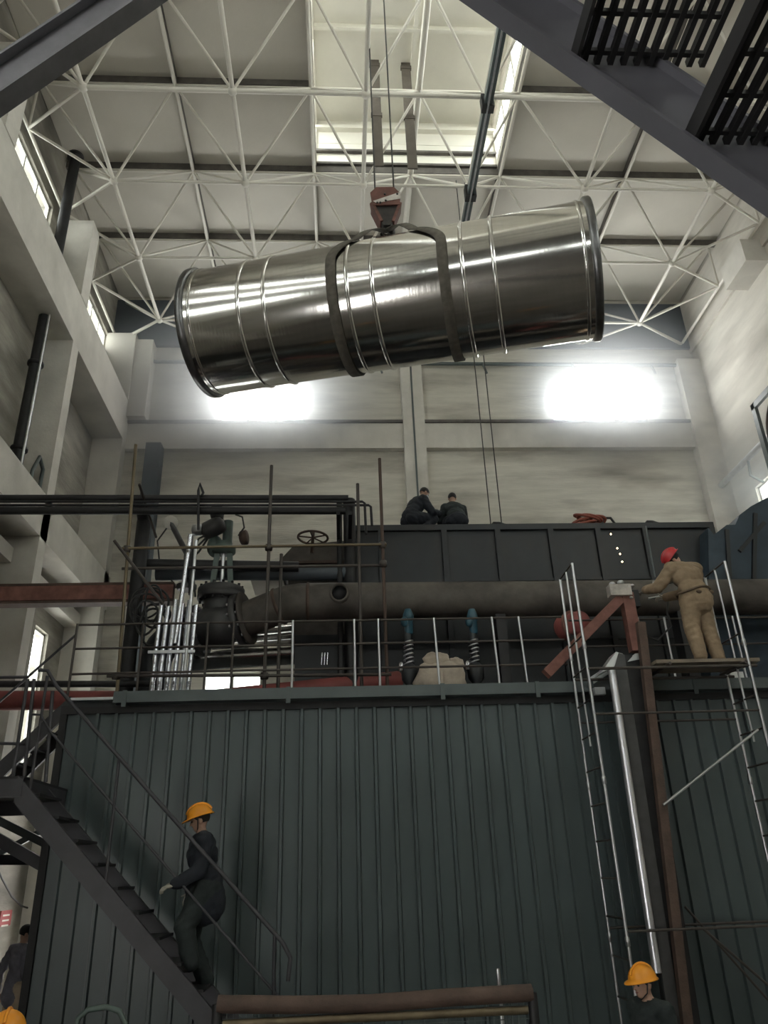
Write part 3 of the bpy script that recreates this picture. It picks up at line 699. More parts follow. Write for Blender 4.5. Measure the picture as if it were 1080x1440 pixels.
for k in range(3):
    y_ = -.1 + .05 * k
    MB().tube([VC + v3(-.25, y_, 1.6), VC + v3(-.42, y_, 1.5 - .1*k), VC + v3(-.52, y_, 1.2), VC + v3(-.5 + .04 * k, y_, .5)], .018, 6).build('cable', M['hose'], gv)
MB().tube([VC + v3(.18, -.1, 1.95), VC + v3(.3, -.1, 1.9), VC + v3(.34, -.1, 1.7), VC + v3(.25, -.1, 1.55)], .016, 6).build('cable', M['hose'], gv)
lp = thing('drain_pipe', 'dark pipe elbow dropping from the left side of the gate valve', 'pipe', (-2.7, 12.4, EZ))
MB().tube([VC - VA * .49] + arc(VC - VA * .6, v3(-2.95, 12.42, 6.2), v3(-2.98, 12.42, 5.7)) + [v3(-2.98, 12.42, EZ)], .26, 20).build('elbow', M['casing'], lp)
MB().lathe([(.26, 0), (.36, 0), (.36, .06), (.26, .06)], (-2.98, 12.42, EZ), n=20).build('foot_flange', M['casing'], lp)

gg = thing('gauge_assembly', 'pale instrument gauge on a small valve stem left of the gate valve', 'gauge', at(262, 830, 12.6))
b_ = at(262, 830, 12.6)
MB().lathe([(.14, 0), (.17, .03), (.17, .09), (.07, .13), (.055, .5), (.09, .55), (.09, .75), (.05, .8), (.05, 1.0)], b_, n=14).build('valve_body', M['valve'], gg)
t_ = at(240, 735, 12.6)
MB().cyl(b_ + v3(0, 0, .6), t_, .05, 8).build('arm', M['valve'], gg)
MB().lathe([(.0001, -.05), (.12, -.045), (.13, 0), (.12, .045), (.0001, .05)], t_, (.2, -1, -.2), 18).build('dial', M['concrete'], gg)
MB().tube([t_, t_ + v3(-.2, 0, -.35), t_ + v3(-.12, 0, -.8), b_ + v3(-.2, 0, .1)], .014, 6).build('cable', M['hose'], gg)

# pipes bundled across the upper left
k = 0
for i, (z, r_, yy) in enumerate(((8.30, .055, 11.5), (8.215, .022, 11.46), (8.15, .022, 11.46), (8.07, .065, 11.5))):
    end = (.17, .40, .50, .12)[i]
    pts = [(-6.5, yy, z + .03), (end, yy, z - .03)]
    if i in (1, 2): pts += [(end + .04, yy, z - .06), (end + .05, yy, 7.6 if i == 1 else 7.75)]
    o = MB().tube(pts, r_, 9).build('bundle_pipe', M['black_steel'])
    tag(o, ('uppermost thick dark pipe of the four crossing above the valve', 'upper thin dark pipe of the four crossing above the valve',
            'lower thin dark pipe of the four crossing above the valve', 'lowest thick dark pipe of the four crossing above the valve')[i], 'pipe', 'pipes crossing above the valve')
ps = thing('pipe_stand', 'dark steel pipe rack post at the right end of the pipe bundle', 'post', (.25, 12.5, EZ))
MB().cyl((.02, 12.5, EZ), (.02, 12.5, 8.72), .05, 10).build('post', M['black_steel'], ps)
MB().cyl((.2, 12.55, EZ), (.2, 12.55, 8.75), .11, 14).build('riser_pipe', M['black_steel'], ps)
for xa in (0, .2): MB().bx(xa - .03, xa + .03, 11.42, 12.5, 7.93, 7.99).build('cross_arm', M['black_steel'], ps)
vp = thing('riser_pipe', 'thick black vertical riser pipe behind the left scaffold pole', 'pipe', (-3.28, 12.0, EZ))
MB().cyl((-3.28, 12.0, EZ), (-3.28, 12.0, 8.1), .115, 16).build('pipe', M['black_steel'], vp)
MB().tube([(-3.28, 12.0, 8.1), (-3.29, 11.9, 8.22), (-3.32, 11.55, 8.3)], .1, 12).build('bend', M['black_steel'], vp)
ib = thing('rusty_beam', 'rust-brown steel beam running in from the left wall', 'beam', (-4.7, 12.6, 6.85))
for z0, z1, dy in ((6.85, 6.89, .12), (7.16, 7.20, .12), (6.89, 7.16, .015)): MB().bx(-6.6, -2.8, 12.6 - dy, 12.6 + dy, z0, z1).build('flange' if dy > .1 else 'web', M['rust_brown'], ib)
MB().bx(-6.6, -2.8, 12.47, 12.5, 6.9, 7.15).build('cover_plate', M['rust'], ib)
for nm_, p0, p1, r_, m_, lb in (
        ('red_pipe', at(-40, 985, 12.5), at(170, 985, 12.5), .15, 'pipe_red', 'dusty red pipe running in from the left behind the stair'),
        ('red_pipe', at(300, 985, 11.6), at(560, 957, 13.0), .16, 'pipe_red', 'dusty red pipe lying low behind the guard rail'),
        ('steel_pipe', at(-40, 962, 11.9), at(225, 962, 11.9), .05, 'black_steel', 'thin black pipe above the red pipe at the left'),
        ('steel_pipe', at(200, 793, 12.3), at(420, 797, 12.3), .09, 'black_steel', 'black pipe crossing behind the gate valve yoke'),
        ('steel_pipe', at(220, 806, 12.6), at(490, 806, 12.6), .13, 'cladding_dark', 'blue-grey pipe crossing behind the gate valve bonnet'),
        ('clad_pipe', at(270, 925, 13.6), at(430, 915, 13.6), .24, 'stainless_band', 'shiny clad pipe glinting behind the guard rail'),
        ('clad_pipe', at(280, 905, 13.75), at(425, 890, 13.75), .17, 'stainless_band', 'thinner shiny clad pipe behind the glinting one')):
    tag(MB().cyl(p0, p1, r_, 18).build(nm_, M[m_]), lb, 'pipe')
for k in range(3): tag(MB().cyl(at(452 + 4 * k, 935, 12.3), at(453 + 4 * k, 918, 12.3), .013, 8).build('polished_tube', M['chrome']), 'short polished upright tube, %s of three' % ('first', 'middle', 'last')[k] + ' beside the hopper', 'tube', 'short polished tubes')
# bright bundle of stainless tubes
hts = (6.42, 6.36, 6.47, 6.4, 6.45, 6.38)
rank = ('first', 'second', 'third', 'fourth', 'fifth', 'sixth')
for k in range(6):
    x_ = -2.72 + k * .105
    tag(MB().cyl((x_, 11.28 - .02 * (k % 2), EZ + .02), (x_ + .03, 11.3, hts[k]), .036, 12).build('stainless_tube', M['chrome']), '%s upright shiny stainless tube from the left in the bundle' % rank[k], 'tube', 'upright stainless tubes')
tag(MB().bx(-2.80, -2.12, 11.2, 11.23, 5.62, 5.66).build('tie_strap', M['galv']), 'flat strap tying the upright stainless tubes', 'strap')
tag(MB().cyl(at(246, 905, 11.15), at(268, 752, 11.15), .035, 12).build('leaning_tube', M['chrome']), 'long shiny tube leaning beside the gate valve', 'tube')
tag(MB().cyl(at(256, 985, 11.2), at(276, 760, 11.2), .025, 10).build('leaning_tube', M['galv']), 'thin grey tube leaning beside the long shiny tube', 'tube')
tag(MB().tube([at(279, 745, 11.35), at(279, 690, 11.35), at(281, 680, 11.35), at(286, 693, 11.35), at(283, 698, 11.35)], .022, 7).build('bent_rod', M['black_steel']), 'bent black rod with a hooked top above the valve', 'rod')
# hose tangle
rnd = random.Random(3)
ht = thing('hose_coil', 'tangled black hose hanging on the scaffold left of the stainless tubes', 'hose', at(215, 900, 11.5))
for k in range(7):
    c_ = at(212 + rnd.uniform(-12, 12), 865 + rnd.uniform(-18, 22), 11.4 + .04 * k); r1, r2 = rnd.uniform(.12, .26), rnd.uniform(.16, .34)
    MB().tube([c_ + v3(r1 * math.cos(a), .05 * math.sin(2 * a), r2 * math.sin(a)) for a in [2 * math.pi * i / 22 for i in range(22)]], .018, 6, closed=True).build('hose_loop', M['hose'], ht)

# teal spring hangers under the pipe
for px, lb in ((577, 'teal valve with a bright spring, under the main pipe on the left'), (671, 'teal valve with a bright spring, under the main pipe on the right')):
    b_ = at(px, 968, 11.5); b_.z = EZ; t_ = at(px, 862, 11.5)
    hg = thing('spring_valve', lb, 'valve', b_, 'teal valves under the main pipe')
    x_, y_, H = b_.x, b_.y, t_.z - EZ
    MB().lathe([(.1, 0), (.13, .02), (.13, .1), (.07, .14), (.07, .3), (.12, .36), (.13, .52), (.07, .6)], b_, n=14).build('body', M['casing'], hg)
    MB().lathe([(.05, 0), (.065, .02), (.065, .2), (.085, .23), (.085, .3), (.05, .40)], (x_ + .02, y_, EZ + H - .34), n=14).build('bonnet', M['teal'], hg)
    MB().ell((x_ - .05, y_ - .06, EZ + H - .16), (.06, .06, .08)).build('side_cap', M['teal'], hg)
    MB().cyl((x_, y_, EZ + .55), (x_, y_, EZ + H - .3), .05, 10).build('stem', M['casing'], hg)
    for k in range(6):
        zz = EZ + .62 + k * .065
        MB().tube([v3(x_ + .07 * math.cos(a), y_ + .07 * math.sin(a), zz + .02 * math.cos(a)) for a in [2 * math.pi * i / 14 for i in range(14)]], .014, 6, closed=True).build('spring_coil', M['galv'], hg)
    MB().lathe([(.03, 0), (.04, .01), (.04, .12), (.02, .14)], (x_ - .13, y_ - .06, EZ + .48), n=10).build('drain_cock', M['chrome'], hg)

# sacks
def lump(rad, c, seed, flat=.0, n=22, m_=14):
    r2 = random.Random(seed); ph = [r2.uniform(0, 6.28) for _ in range(8)]
    mb = MB(); mb.ell((0, 0, 0), (1, 1, 1), nu=n, nv=m_)
    out = []
    for p in mb.v:
        v_ = Vector(p); a = math.atan2(v_.y, v_.x)
        s_ = 1 + .09 * math.sin(3 * a + ph[0]) * (1 - v_.z**2) + .06 * math.sin(5 * v_.z * 2 + ph[1] + a) + .05 * math.sin(7 * a + 4 * v_.z + ph[2])
        q_ = Vector((v_.x * s_ * rad[0], v_.y * s_ * rad[1], v_.z * s_ * rad[2]))
        if q_.z < -rad[2] * .75: q_.z = -rad[2] * .75
        out.append(c + q_)
    mb.v = [tuple(p) for p in out]; return mb
sk = thing('sack', 'full pale woven sack standing with open crumpled top behind the guard rail', 'sack', (1.5, 11.25, EZ))
lump((.37, .3, .36), v3(1.5, 11.3, EZ + .27), 5).build('bag', M['sack'], sk)
lump((.2, .18, .14), v3(1.44, 11.28, EZ + .58), 9).build('crumpled_neck', M['sack'], sk)
lump((.12, .1, .1), v3(1.72, 11.22, EZ + .52), 12).build('folded_flap', M['sack'], sk)
tag(lump((.33, .25, .1), v3(2.5, 11.2, EZ + .08), 21).build('sack', M['sack']), 'flat pale empty sack lying behind the guard rail', 'sack')

# ================================================================== SCAFFOLDS
sc1 = thing('tube_scaffold', 'weathered brass-brown tube scaffold around the gate valve', 'scaffold', (-1.3, 11.1, EZ))
for (x_, zt, m_, yy) in ((-3.22, 9.08, 'brass', 11.1), (-1.08, 8.68, 'dark_tube', 11.1), (.69, 8.8, 'rust_brown', 11.1), (.32, 8.36, 'dark_tube', 11.15), (-.9, 7.2, 'dark_tube', 11.3)):
    strut('upright', (x_ + (.08 if x_ < -3 else .0), yy, EZ), (x_ - (.08 if x_ < -3 else 0), yy, zt), .026, M[m_], sc1, 10)
for (a_, b_, m_) in (((-3.35, 11.05, 7.22), (.75, 11.05, 7.24), 'brass'), ((-3.3, 11.15, 6.93), (.72, 11.15, 6.93), 'dark_tube'), ((-3.3, 11.05, 5.26), (-1.0, 11.05, 5.22), 'dark_tube'), ((-1.1, 11.06, 5.22), (.75, 11.06, 5.2), 'dark_tube')):
    strut('ledger', a_, b_, .023, M[m_], sc1, 10)
strut('brace', (-3.42, 11.0, 7.33), (-2.6, 11.0, 6.3), .024, M['dark_tube'], sc1)
strut('brace', (-3.2, 11.2, 8.4), (-3.1, 12.2, 7.9), .022, M['dark_tube'], sc1)
for x_, z_ in ((-3.24, 7.22), (-3.18, 5.26), (-1.08, 7.22), (-1.08, 5.22), (.69, 7.24), (.69, 6.93)):
    MB().lathe([(.03, -.05), (.055, -.045), (.06, 0), (.055, .045), (.03, .05)], (x_, 11.08, z_), n=10).build('coupler', M['dark_tube'], sc1)

SX0, SX1, SY0, SY1, ST = 3.25, 5.44, 9.85, 10.5, 6.42
sc2 = thing('scaffold_tower', 'thin steel scaffold tower in front of the enclosure at the right', 'scaffold', (4.35, 10.2, 0))
for x_ in (SX0, SX1):
    for y_ in (SY0, SY1):
        o = strut('upright', (x_, y_, 0), (x_, y_, ST), .02, M['galv'], sc2, 10)
        for z_ in (1.75, 3.5, 5.2): MB().lathe([(.021, 0), (.028, .005), (.028, .09), (.021, .1)], (x_, y_, z_), n=10).build('joint_sleeve', M['galv'], sc2)
    strut('upright', (x_, (SY0 + SY1) / 2, 4.0), (x_, (SY0 + SY1) / 2, ST), .015, M['galv'], sc2)
    for z_ in [ST] + [.35 + .42 * k for k in range(13)]:
        strut('rung', (x_, SY0, z_), (x_, SY1, z_), .013, M['dark_tube'], sc2)
for y_ in (SY0, SY1):
    for z_ in (1.9, 4.35): strut('ledger', (SX0, y_, z_), (SX1, y_, z_), .015, M['dark_tube'], sc2)
strut('brace', at(933, 1132, 9.9), at(1066, 1026, 9.9), .018, M['galv'], sc2)
strut('brace', (SX1, SY1, .6), (SX0 + 1.0, SY1, 2.1), .015, M['dark_tube'], sc2)
strut('brace', (SX0 + .9, SY0, 1.9), (SX1, SY0, .7), .015, M['dark_tube'], sc2)
for k in range(3):
    y0 = SY0 + .03 + k * .21
    tag(MB().bx(4.2 - .05 * k, 5.62 - .03 * k, y0, y0 + .2, 5.0, 5.045).build('scaffold_plank', M['wood']),
        ('nearest', 'middle', 'farthest')[k] + ' worn plank under the red-helmeted worker', 'plank', 'planks of the work platform')
for x_ in (4.35, 5.38): strut('putlog', (x_, SY0 - .05, 4.975), (x_, SY1 + .05, 4.975), .022, M['dark_tube'], sc2)
for z_ in (4.975,): strut('ledger', (SX0, SY0, z_ - .04), (SX1 + .1, SY0, z_ - .04), .02, M['dark_tube'], sc2); strut('ledger', (SX0, SY1, z_ - .04), (SX1 + .1, SY1, z_ - .04), .02, M['dark_tube'], sc2)
# swinging edge frame beside the platform
# red oxide bracket
rk = thing('rusty_bracket', 'red oxide steel knee bracket with clamped head behind the scaffold tower', 'bracket', (4.05, 10.6, EZ))
MB().obox(at(768, 948, 10.62), at(872, 842, 10.62), .14, .15, (0, 1, 0)).build('diagonal_arm', M['rust'], rk)
MB().obox(at(880, 835, 10.62), at(893, 905, 10.62) - v3(0, 0, .12), .17, .16, (0, 1, 0)).build('post', M['rust'], rk)
c_ = at(868, 826, 10.58)
MB().bx(c_.x - .15, c_.x + .17, c_.y - .1, c_.y + .06, c_.z - .15, c_.z + .02).build('head_plate', M['hook_white'], rk)
for dx, dz, r_ in ((-.09, .03, .05), (.04, .05, .055), (.14, -.02, .045), (.2, .0, .04), (.16, -.18, .03)):
    MB().ell((c_.x + dx, c_.y - .06, c_.z + dz), (r_, r_, r_ * .7), nu=8, nv=5).build('clamp_bolt', M['galv'], rk)
MB().bx(c_.x + .06, c_.x + .3, c_.y - .02, c_.y + .12, c_.z - .3, c_.z - .05).build('clamp_block', M['black_steel'], rk)
rw = thing('red_motor', 'dull red round machine half hidden behind the rusty bracket', 'motor', at(805, 905, 11.4))
c_ = at(805, 880, 11.4)
MB().lathe([(.0001, -.26), (.16, -.24), (.2, -.18), (.2, .18), (.16, .24), (.0001, .26)], c_, (.6, -.8, 0), 18).build('housing', M['pipe_red'], rw)
MB().lathe([(.2, -.03), (.24, -.03), (.24, .03), (.2, .03)], c_, (.6, -.8, 0), 18).build('flange', M['rust'], rw)
MB().bx(c_.x - .1, c_.x + .1, c_.y - .1, c_.y + .1, EZ, c_.z - .15).build('pedestal', M['black_steel'], rw)
# tall dark duct with polished corner tube and rusty post
td = thing('tall_duct', 'tall dark sheet metal duct with pale capped top standing against the enclosure', 'duct', (3.92, 10.3, 0))
MB().prism([(3.78, 0), (4.02, 0), (4.12, 5.12), (3.86, 5.2)], 'y', 10.12, 10.6).build('body', M['black_steel'], td)
MB().prism([(3.66, 0), (3.79, 0), (3.865, 5.17), (3.79, 5.2), (3.70, 5.0)], 'y', 10.08, 10.13).build('side_flange', M['valve'], td)
MB().prism([(3.5, 4.93), (3.83, 5.08), (3.85, 5.19), (3.76, 5.22)], 'y', 10.1, 10.4).build('cap_plate', M['white_sheet'], td)
MB().prism([(3.9, 5.08), (4.13, 5.12), (4.13, 5.2), (4.02, 5.19)], 'y', 10.1, 10.6).build('cap_plate', M['white_sheet'], td)
tag(MB().cyl(at(860, 940, 9.98), at(924, 1368, 9.98), .052, 14).build('polished_tube', M['bright_tube']), 'long polished bright tube standing along the tall dark duct', 'tube')
tag(MB().obox((3.78, 10.02, 0), (4.14, 10.02, 5.6), .11, .1, (0, 1, 0)).build('rusty_post', M['rust_brown']), 'tall leaning rust-brown steel post right of the dark duct', 'post')
wb = at(843, 973, 10.58)
tag(MB().bx(wb.x - .09, wb.x + .06, 10.5, 10.58, wb.z - .05, wb.z + .05).build('gutter_end_cap', M['white_sheet']), 'small bright white end piece on the gutter beside the scaffold', 'sheet metal')
tag(MB().obox((3.45, 10.7, 4.9), (3.8, 10.7, 5.1), .1, .03, (0, 1, 0)).build('sheet_offcut', M['white_sheet']), 'pale sheet offcut lying across the gutter end', 'sheet metal')
tag(MB().bx(5.55, 5.75, 10.62, 10.66, 4.88, 5.03).build('sheet_offcut', M['white_sheet']), 'bright sheet offcut standing on the gutter under the platform', 'sheet metal')
# stepped dark machine at the right edge
rm = thing('stepped_machine', 'dark blue-grey machine casing with stepped top at the right edge', 'machine', (7.4, 12.2, EZ))
P = lambda x_, y_: (lambda v: (v.x, v.z))(at(x_, y_, 12.6))
MB().prism([P(996, 742), P(1004, 752), P(1022, 738), P(1034, 738), P(1040, 724), P(1056, 712), P(1082, 698), P(1150, 690), P(1150, 1000), P(1000, 990)], 'y', 12.6, 13.6).build('body', M['tarp'], rm)
for a_, b_ in (((1022, 745), (1026, 815)), ((1062, 722), (1060, 815)), ((1040, 775), (1075, 735))):
    MB().obox(at(*a_, 12.57), at(*b_, 12.57), .07, .05, (0, 1, 0)).build('rib', M['casing'], rm)
# hoses and scraps on top of the casing
hc = thing('hose_heap', 'heap of orange-red hose lying on top of the boiler casing', 'hose', at(833, 738, 13.2))
rnd = random.Random(8)
for k in range(6):
    c_ = at(826 + rnd.uniform(-10, 12), 733, 13.15); c_.z = CT + .04 + .03 * k; r1 = rnd.uniform(.12, .24)
    MB().tube([c_ + v3(r1 * 1.3 * math.cos(a), r1 * math.sin(a) * .6, .06 * math.sin(a + k)) for a in [2 * math.pi * i / 20 for i in range(20)]], .028, 6, closed=True).build('hose_loop', M['hose_red'], hc)
c_ = at(845, 733, 13.15); c_.z = CT + .02
MB().tube([c_, c_ + v3(.06, 0, .16), c_ + v3(.2, 0, .16), c_ + v3(.26, 0, .05), c_ + v3(.2, 0, .0)], .025, 6).build('hose_end', M['hose'], hc)
for px, lb in ((700, 'small bent black cable lying on the casing rim right of the crouching workers'), (916, 'small dark scrap lying on the casing rim above the red helmet')):
    c_ = at(px, 734, 13.1); c_.z = CT - .01
    tag(MB().tube([c_ + v3(-.14, 0, .02), c_ + v3(-.08, 0, .09), c_ + v3(.04, .05, .11), c_ + v3(.12, .02, .06), c_ + v3(.2, 0, .03)], .022, 6).build('cable_scrap', M['hose']), lb, 'cable')
for k, (px, py) in enumerate(((859, 751), (868, 771), (872, 779), (875, 790))):
    tag(MB().ell(at(px, py, 12.4), (.012, .012, .012), nu=6, nv=4).build('spark', M['spark']), ('highest', 'second', 'third', 'lowest')[k] + ' glowing welding spark falling in front of the dark casing', 'spark', 'falling welding sparks')

# ================================================================== STAIR AND LANDING AT THE LEFT
SA, SB = v3(-3.62, 0, 3.68), v3(0.02, 0, 0.0)
sd = (SB - SA)
fs_ = thing('stair_flight', 'dark steel stair flight with handrails descending in front of the green cladding', 'stairs', (-.2, 9.7, 0))
for y_ in (9.3, 10.1):
    MB().obox(v3(SA.x, y_, SA.z - .02), v3(SB.x, y_, SB.z + .05), .05, .22, (0, 1, 0)).build('stringer', M['stair_low'], fs_) if False else None
    mb = MB(); d_ = sd.normalized(); n_ = v3(-d_.z, 0, d_.x); n_ = n_ if n_.z > 0 else -n_
    a_ = SA; b_ = SB
    mb.prism([(a_.x, a_.z - .24), (b_.x - .2, 0), (b_.x + .05, 0), (a_.x, a_.z + .05)], 'y', y_ - .03, y_ + .03)
    mb.build('stringer', M['stair_low'], fs_)
NT = 15
for k in range(NT):
    t_ = (k + .5) / NT; x_ = SA.x + sd.x * t_; z_ = SA.z + sd.z * t_ - .02
    slab('tread', x_ - .13, x_ + .13, 9.33, 10.07, z_ - .03, z_, M['black_steel'], fs_)
for y_ in (9.3,):
    for dz, x0, r_ in ((1.32, -3.45, .022), (.80, -3.45, .014)):
        t0 = (x0 - SA.x) / sd.x; z0 = SA.z + sd.z * t0 + dz; x1 = -.62; z1 = SA.z + sd.z * ((x1 - SA.x) / sd.x) + dz
        pts = [v3(x0 - .14, y_, z0 + .1), v3(x0 - .03, y_, z0 + .09), v3(x0 + .1, y_, z0 - .1), v3(x1, y_, z1)]
        if dz > 1: pts += [v3(x1 + .08, y_, z1 - .14), v3(x1 + .06, y_, z1 - .35)]
        MB().tube(pts, r_, 8).build('handrail', M['stair_low'], fs_)
    for t_ in (.04, .3, .80):
        x_ = SA.x + sd.x * t_; z_ = SA.z + sd.z * t_
        strut('baluster', (x_, y_, z_ - .05), (x_, y_, z_ + 1.32), .018, M['stair_low'], fs_)
ld = thing('stair_landing', 'dark steel stair landing with post rails at the left edge', 'landing', (-4.5, 10.6, 0))
LZ = 3.72
MB().bx(-5.75, -3.55, 9.28, 11.9, LZ - .03, LZ).build('deck_plate', M['black_steel'], ld)
for a_ in ((-5.75, -3.55, 9.26, 9.32), (-5.75, -3.55, 11.84, 11.9), (-3.62, -3.55, 9.28, 10.75), (-5.75, -5.69, 9.28, 11.9)):
    MB().bx(*a_, LZ - .22, LZ - .03).build('edge_channel', M['stair_low'], ld)
for x_, y_ in ((-5.7, 9.32), (-5.7, 11.85), (-3.9, 11.85)): MB().bx(x_ - .05, x_ + .05, y_ - .05, y_ + .05, 0, LZ - .2).build('leg', M['stair_low'], ld)
MB().obox((-5.7, 9.4, 2.95), (-3.9, 11.6, 2.9), .08, .12).build('under_beam', M['stair_low'], ld)
MB().obox(at(-30, 1165, 10.9), at(75, 1225, 10.9), .08, .14).build('knee_brace', M['stair_low'], ld)
MB().obox(at(-30, 1140, 11.6), at(75, 1192, 11.6), .06, .1).build('knee_brace', M['gutter'], ld)
MB().obox(at(-10, 1205, 12.2), at(60, 1168, 12.2), .05, .08).build('knee_brace', M['gutter'], ld)
for (px0, py0, px1, py1) in ((39, 955, 18, 1092), (48, 955, 34, 1092), (74, 972, 64, 1100)):
    strut('rail_post', at(px1, py1, 9.35), at(px0, py0, 9.35), .022, M['stair_low'], ld)
for (px0, py0, px1, py1) in ((-30, 953, 40, 952), (-30, 1045, 36, 1046)):
    strut('rail', at(px0, py0, 9.35), at(px1, py1, 9.35), .018, M['stair_low'], ld)
uf = thing('upper_stair_flight', 'short dark stair flight rising from the landing to the enclosure roof', 'stairs', (-4.3, 11.6, LZ))
for y_ in (11.15, 11.8):
    MB().prism([(-5.0, LZ + .02), (-4.72, LZ + .02), (-3.80, EZ - .1), (-3.80, EZ + .15)], 'y', y_ - .025, y_ + .025).build('stringer', M['stair_low'], uf)
for k in range(5):
    x_ = -4.75 + k * .2; z_ = LZ + .2 + k * .2
    slab('tread', x_ - .1, x_ + .12, 11.17, 11.78, z_, z_ + .025, M['black_steel'], uf)
MB().tube([(-4.9, 11.15, LZ + 1.1), (-3.85, 11.15, EZ + 1.05)], .018, 7).build('handrail', M['stair_low'], uf)

# ================================================================== BOTTOM EDGE
br = thing('mesh_barrier', 'rusty steel tube barrier with wire mesh along the bottom edge', 'barrier', (.3, 7.0, 0))
BA, BB = at(306, 1412, 7.0), at(748, 1396, 7.0); BM = at(520, 1409, 7.0)
MB().tube([BA, BA.lerp(BM, .5) - v3(0, 0, .012), BM - v3(0, 0, .01), BM.lerp(BB, .5), BB], .062, 12).build('top_tube', M['rust_brown'], br)
for p_ in (BA, BB): MB().cyl((p_.x, p_.y, 0), (p_.x, p_.y, p_.z), .04, 10).build('post', M['black_steel'], br)
MB().cyl((BA.x, 7.0, .2), (BB.x, 7.0, .2), .035, 10).build('bottom_tube', M['rust_brown'], br)
wm = MB()
for k in range(50):
    x_ = BA.x + (BB.x - BA.x) * (k + .5) / 50; wm.bx(x_ - .003, x_ + .003, 6.995, 7.001, .2, BA.z - .02)
for k in range(34): z_ = .22 + k * .044; wm.bx(BA.x, BB.x, 7.001, 7.006, z_ - .003, z_ + .003)
wm_ = wm.build('wire_mesh', M['gutter'], br); wm_['kind'] = 'stuff'
MB().cyl(BA + v3(.05, -.02, -.13), BB + v3(-.05, -.02, -.11), .03, 8).build('mid_tube', M['brass'], br)
gh = thing('cart_handle', 'green curved cart handle at the bottom left', 'handle', at(140, 1470, 7.4))
MB().tube([at(104, 1460, 7.4), at(110, 1432, 7.4), at(124, 1420, 7.4), at(150, 1416, 7.4), at(168, 1422, 7.4), at(176, 1440, 7.4), at(178, 1460, 7.4)], .022, 8).build('handle_tube', M['valve_green'], gh)
h0 = at(104, 1460, 7.4); h1 = at(178, 1460, 7.4)
MB().bx(h0.x - .05, h1.x + .05, 7.2, 7.9, .25, .5).build('tray', M['valve_green'], gh)
for p_ in (h0, h1): MB().cyl((p_.x, 7.4, .3), (p_.x, 7.4, p_.z), .022, 8).build('upright', M['valve_green'], gh)
for x_ in (h0.x, h1.x): MB().lathe([(.05, -.03), (.13, -.03), (.13, .03), (.05, .03)], (x_, 7.55, .13), (1, 0, 0), 16).build('wheel', M['hose'], gh)
dr = thing('short_post', 'short grey upright standing behind the mesh barrier', 'post', (0, 0, 0))
b_ = at(702, 1388, 7.3); dr.location = (b_.x, b_.y, 0)
MB().cyl((b_.x, b_.y, 0), at(700, 1362, 7.3), .018, 8).build('rod', M['galv'], dr)
MB().bx(b_.x - .1, b_.x + .1, b_.y - .1, b_.y + .1, 0, .03).build('base_plate', M['gutter'], dr)
# low plinth at the far left with sign, cable
tag(MB().bx(-6.55, -4.1, 12.6, 16.5, 0, .33).build('concrete_plinth', M['concrete']), 'low concrete plinth under the far left person', 'plinth')
sn = thing('notice', 'small faded red notice on the left wall above the far person', 'sign', (-6.56, 16.3, 1.9))
pc = (0, 0, CZ)
def atX(x, y, X):
    d = FW + RT * ((x - 540) / F) - UP * ((y - 720) / F); return Vector((0, 0, CZ)) + d * (X / d.x)
a_, b_ = atX(2, 1281, -6.58), atX(14, 1301, -6.58)
MB().bx(-6.6, -6.575, a_.y, b_.y, b_.z, a_.z).build('board', M['sign_red'], sn)
for k in range(3): MB().bx(-6.576, -6.572, a_.y + .1, b_.y - .12, a_.z - .1 - .09 * k, a_.z - .07 - .09 * k).build('text_line', M['paper'], sn)
tag(MB().tube([atX(-6, 1215, -6.5), atX(3, 1236, -6.5), atX(16, 1260, -6.5), atX(30, 1274, -6.5), atX(46, 1279, -6.5)], .018, 6).build('wall_cable', M['hose']), 'black cable drooping on the lower left wall', 'cable')

# ================================================================== PEOPLE
def seg_d(P_, a, b, ra, rb):
    a = np.array(a); b = np.array(b); ab = b - a; L2 = max(1e-9, ab @ ab)
    t = np.clip(((P_ - a) @ ab) / L2, 0, 1)
    return np.linalg.norm(P_ - (a + t[:, None] * ab), axis=1) - (ra + (rb - ra) * t)
def basis3(up, right):
    up = Vector(up).normalized(); rt = Vector(right); rt = (rt - up * rt.dot(up)).normalized(); fw = up.cross(rt)
    return Matrix(((rt.x, fw.x, up.x), (rt.y, fw.y, up.y), (rt.z, fw.z, up.z)))
STAND = dict(pelvis=(0, 0, .96), chest=(0, .01, 1.27), neck=(0, 0, 1.46), head=(0, .03, 1.62),
             sh_l=(-.185, 0, 1.41), el_l=(-.23, -.03, 1.13), wr_l=(-.22, .10, .92), sh_r=(.185, 0, 1.41), el_r=(.23, -.03, 1.13), wr_r=(.22, .10, .92),
             hip_l=(-.095, 0, .93), kn_l=(-.11, .03, .50), an_l=(-.12, -.02, .09), toe_l=(-.14, .16, .045),
             hip_r=(.095, 0, .93), kn_r=(.11, .03, .50), an_r=(.12, -.02, .09), toe_r=(.14, .16, .045))
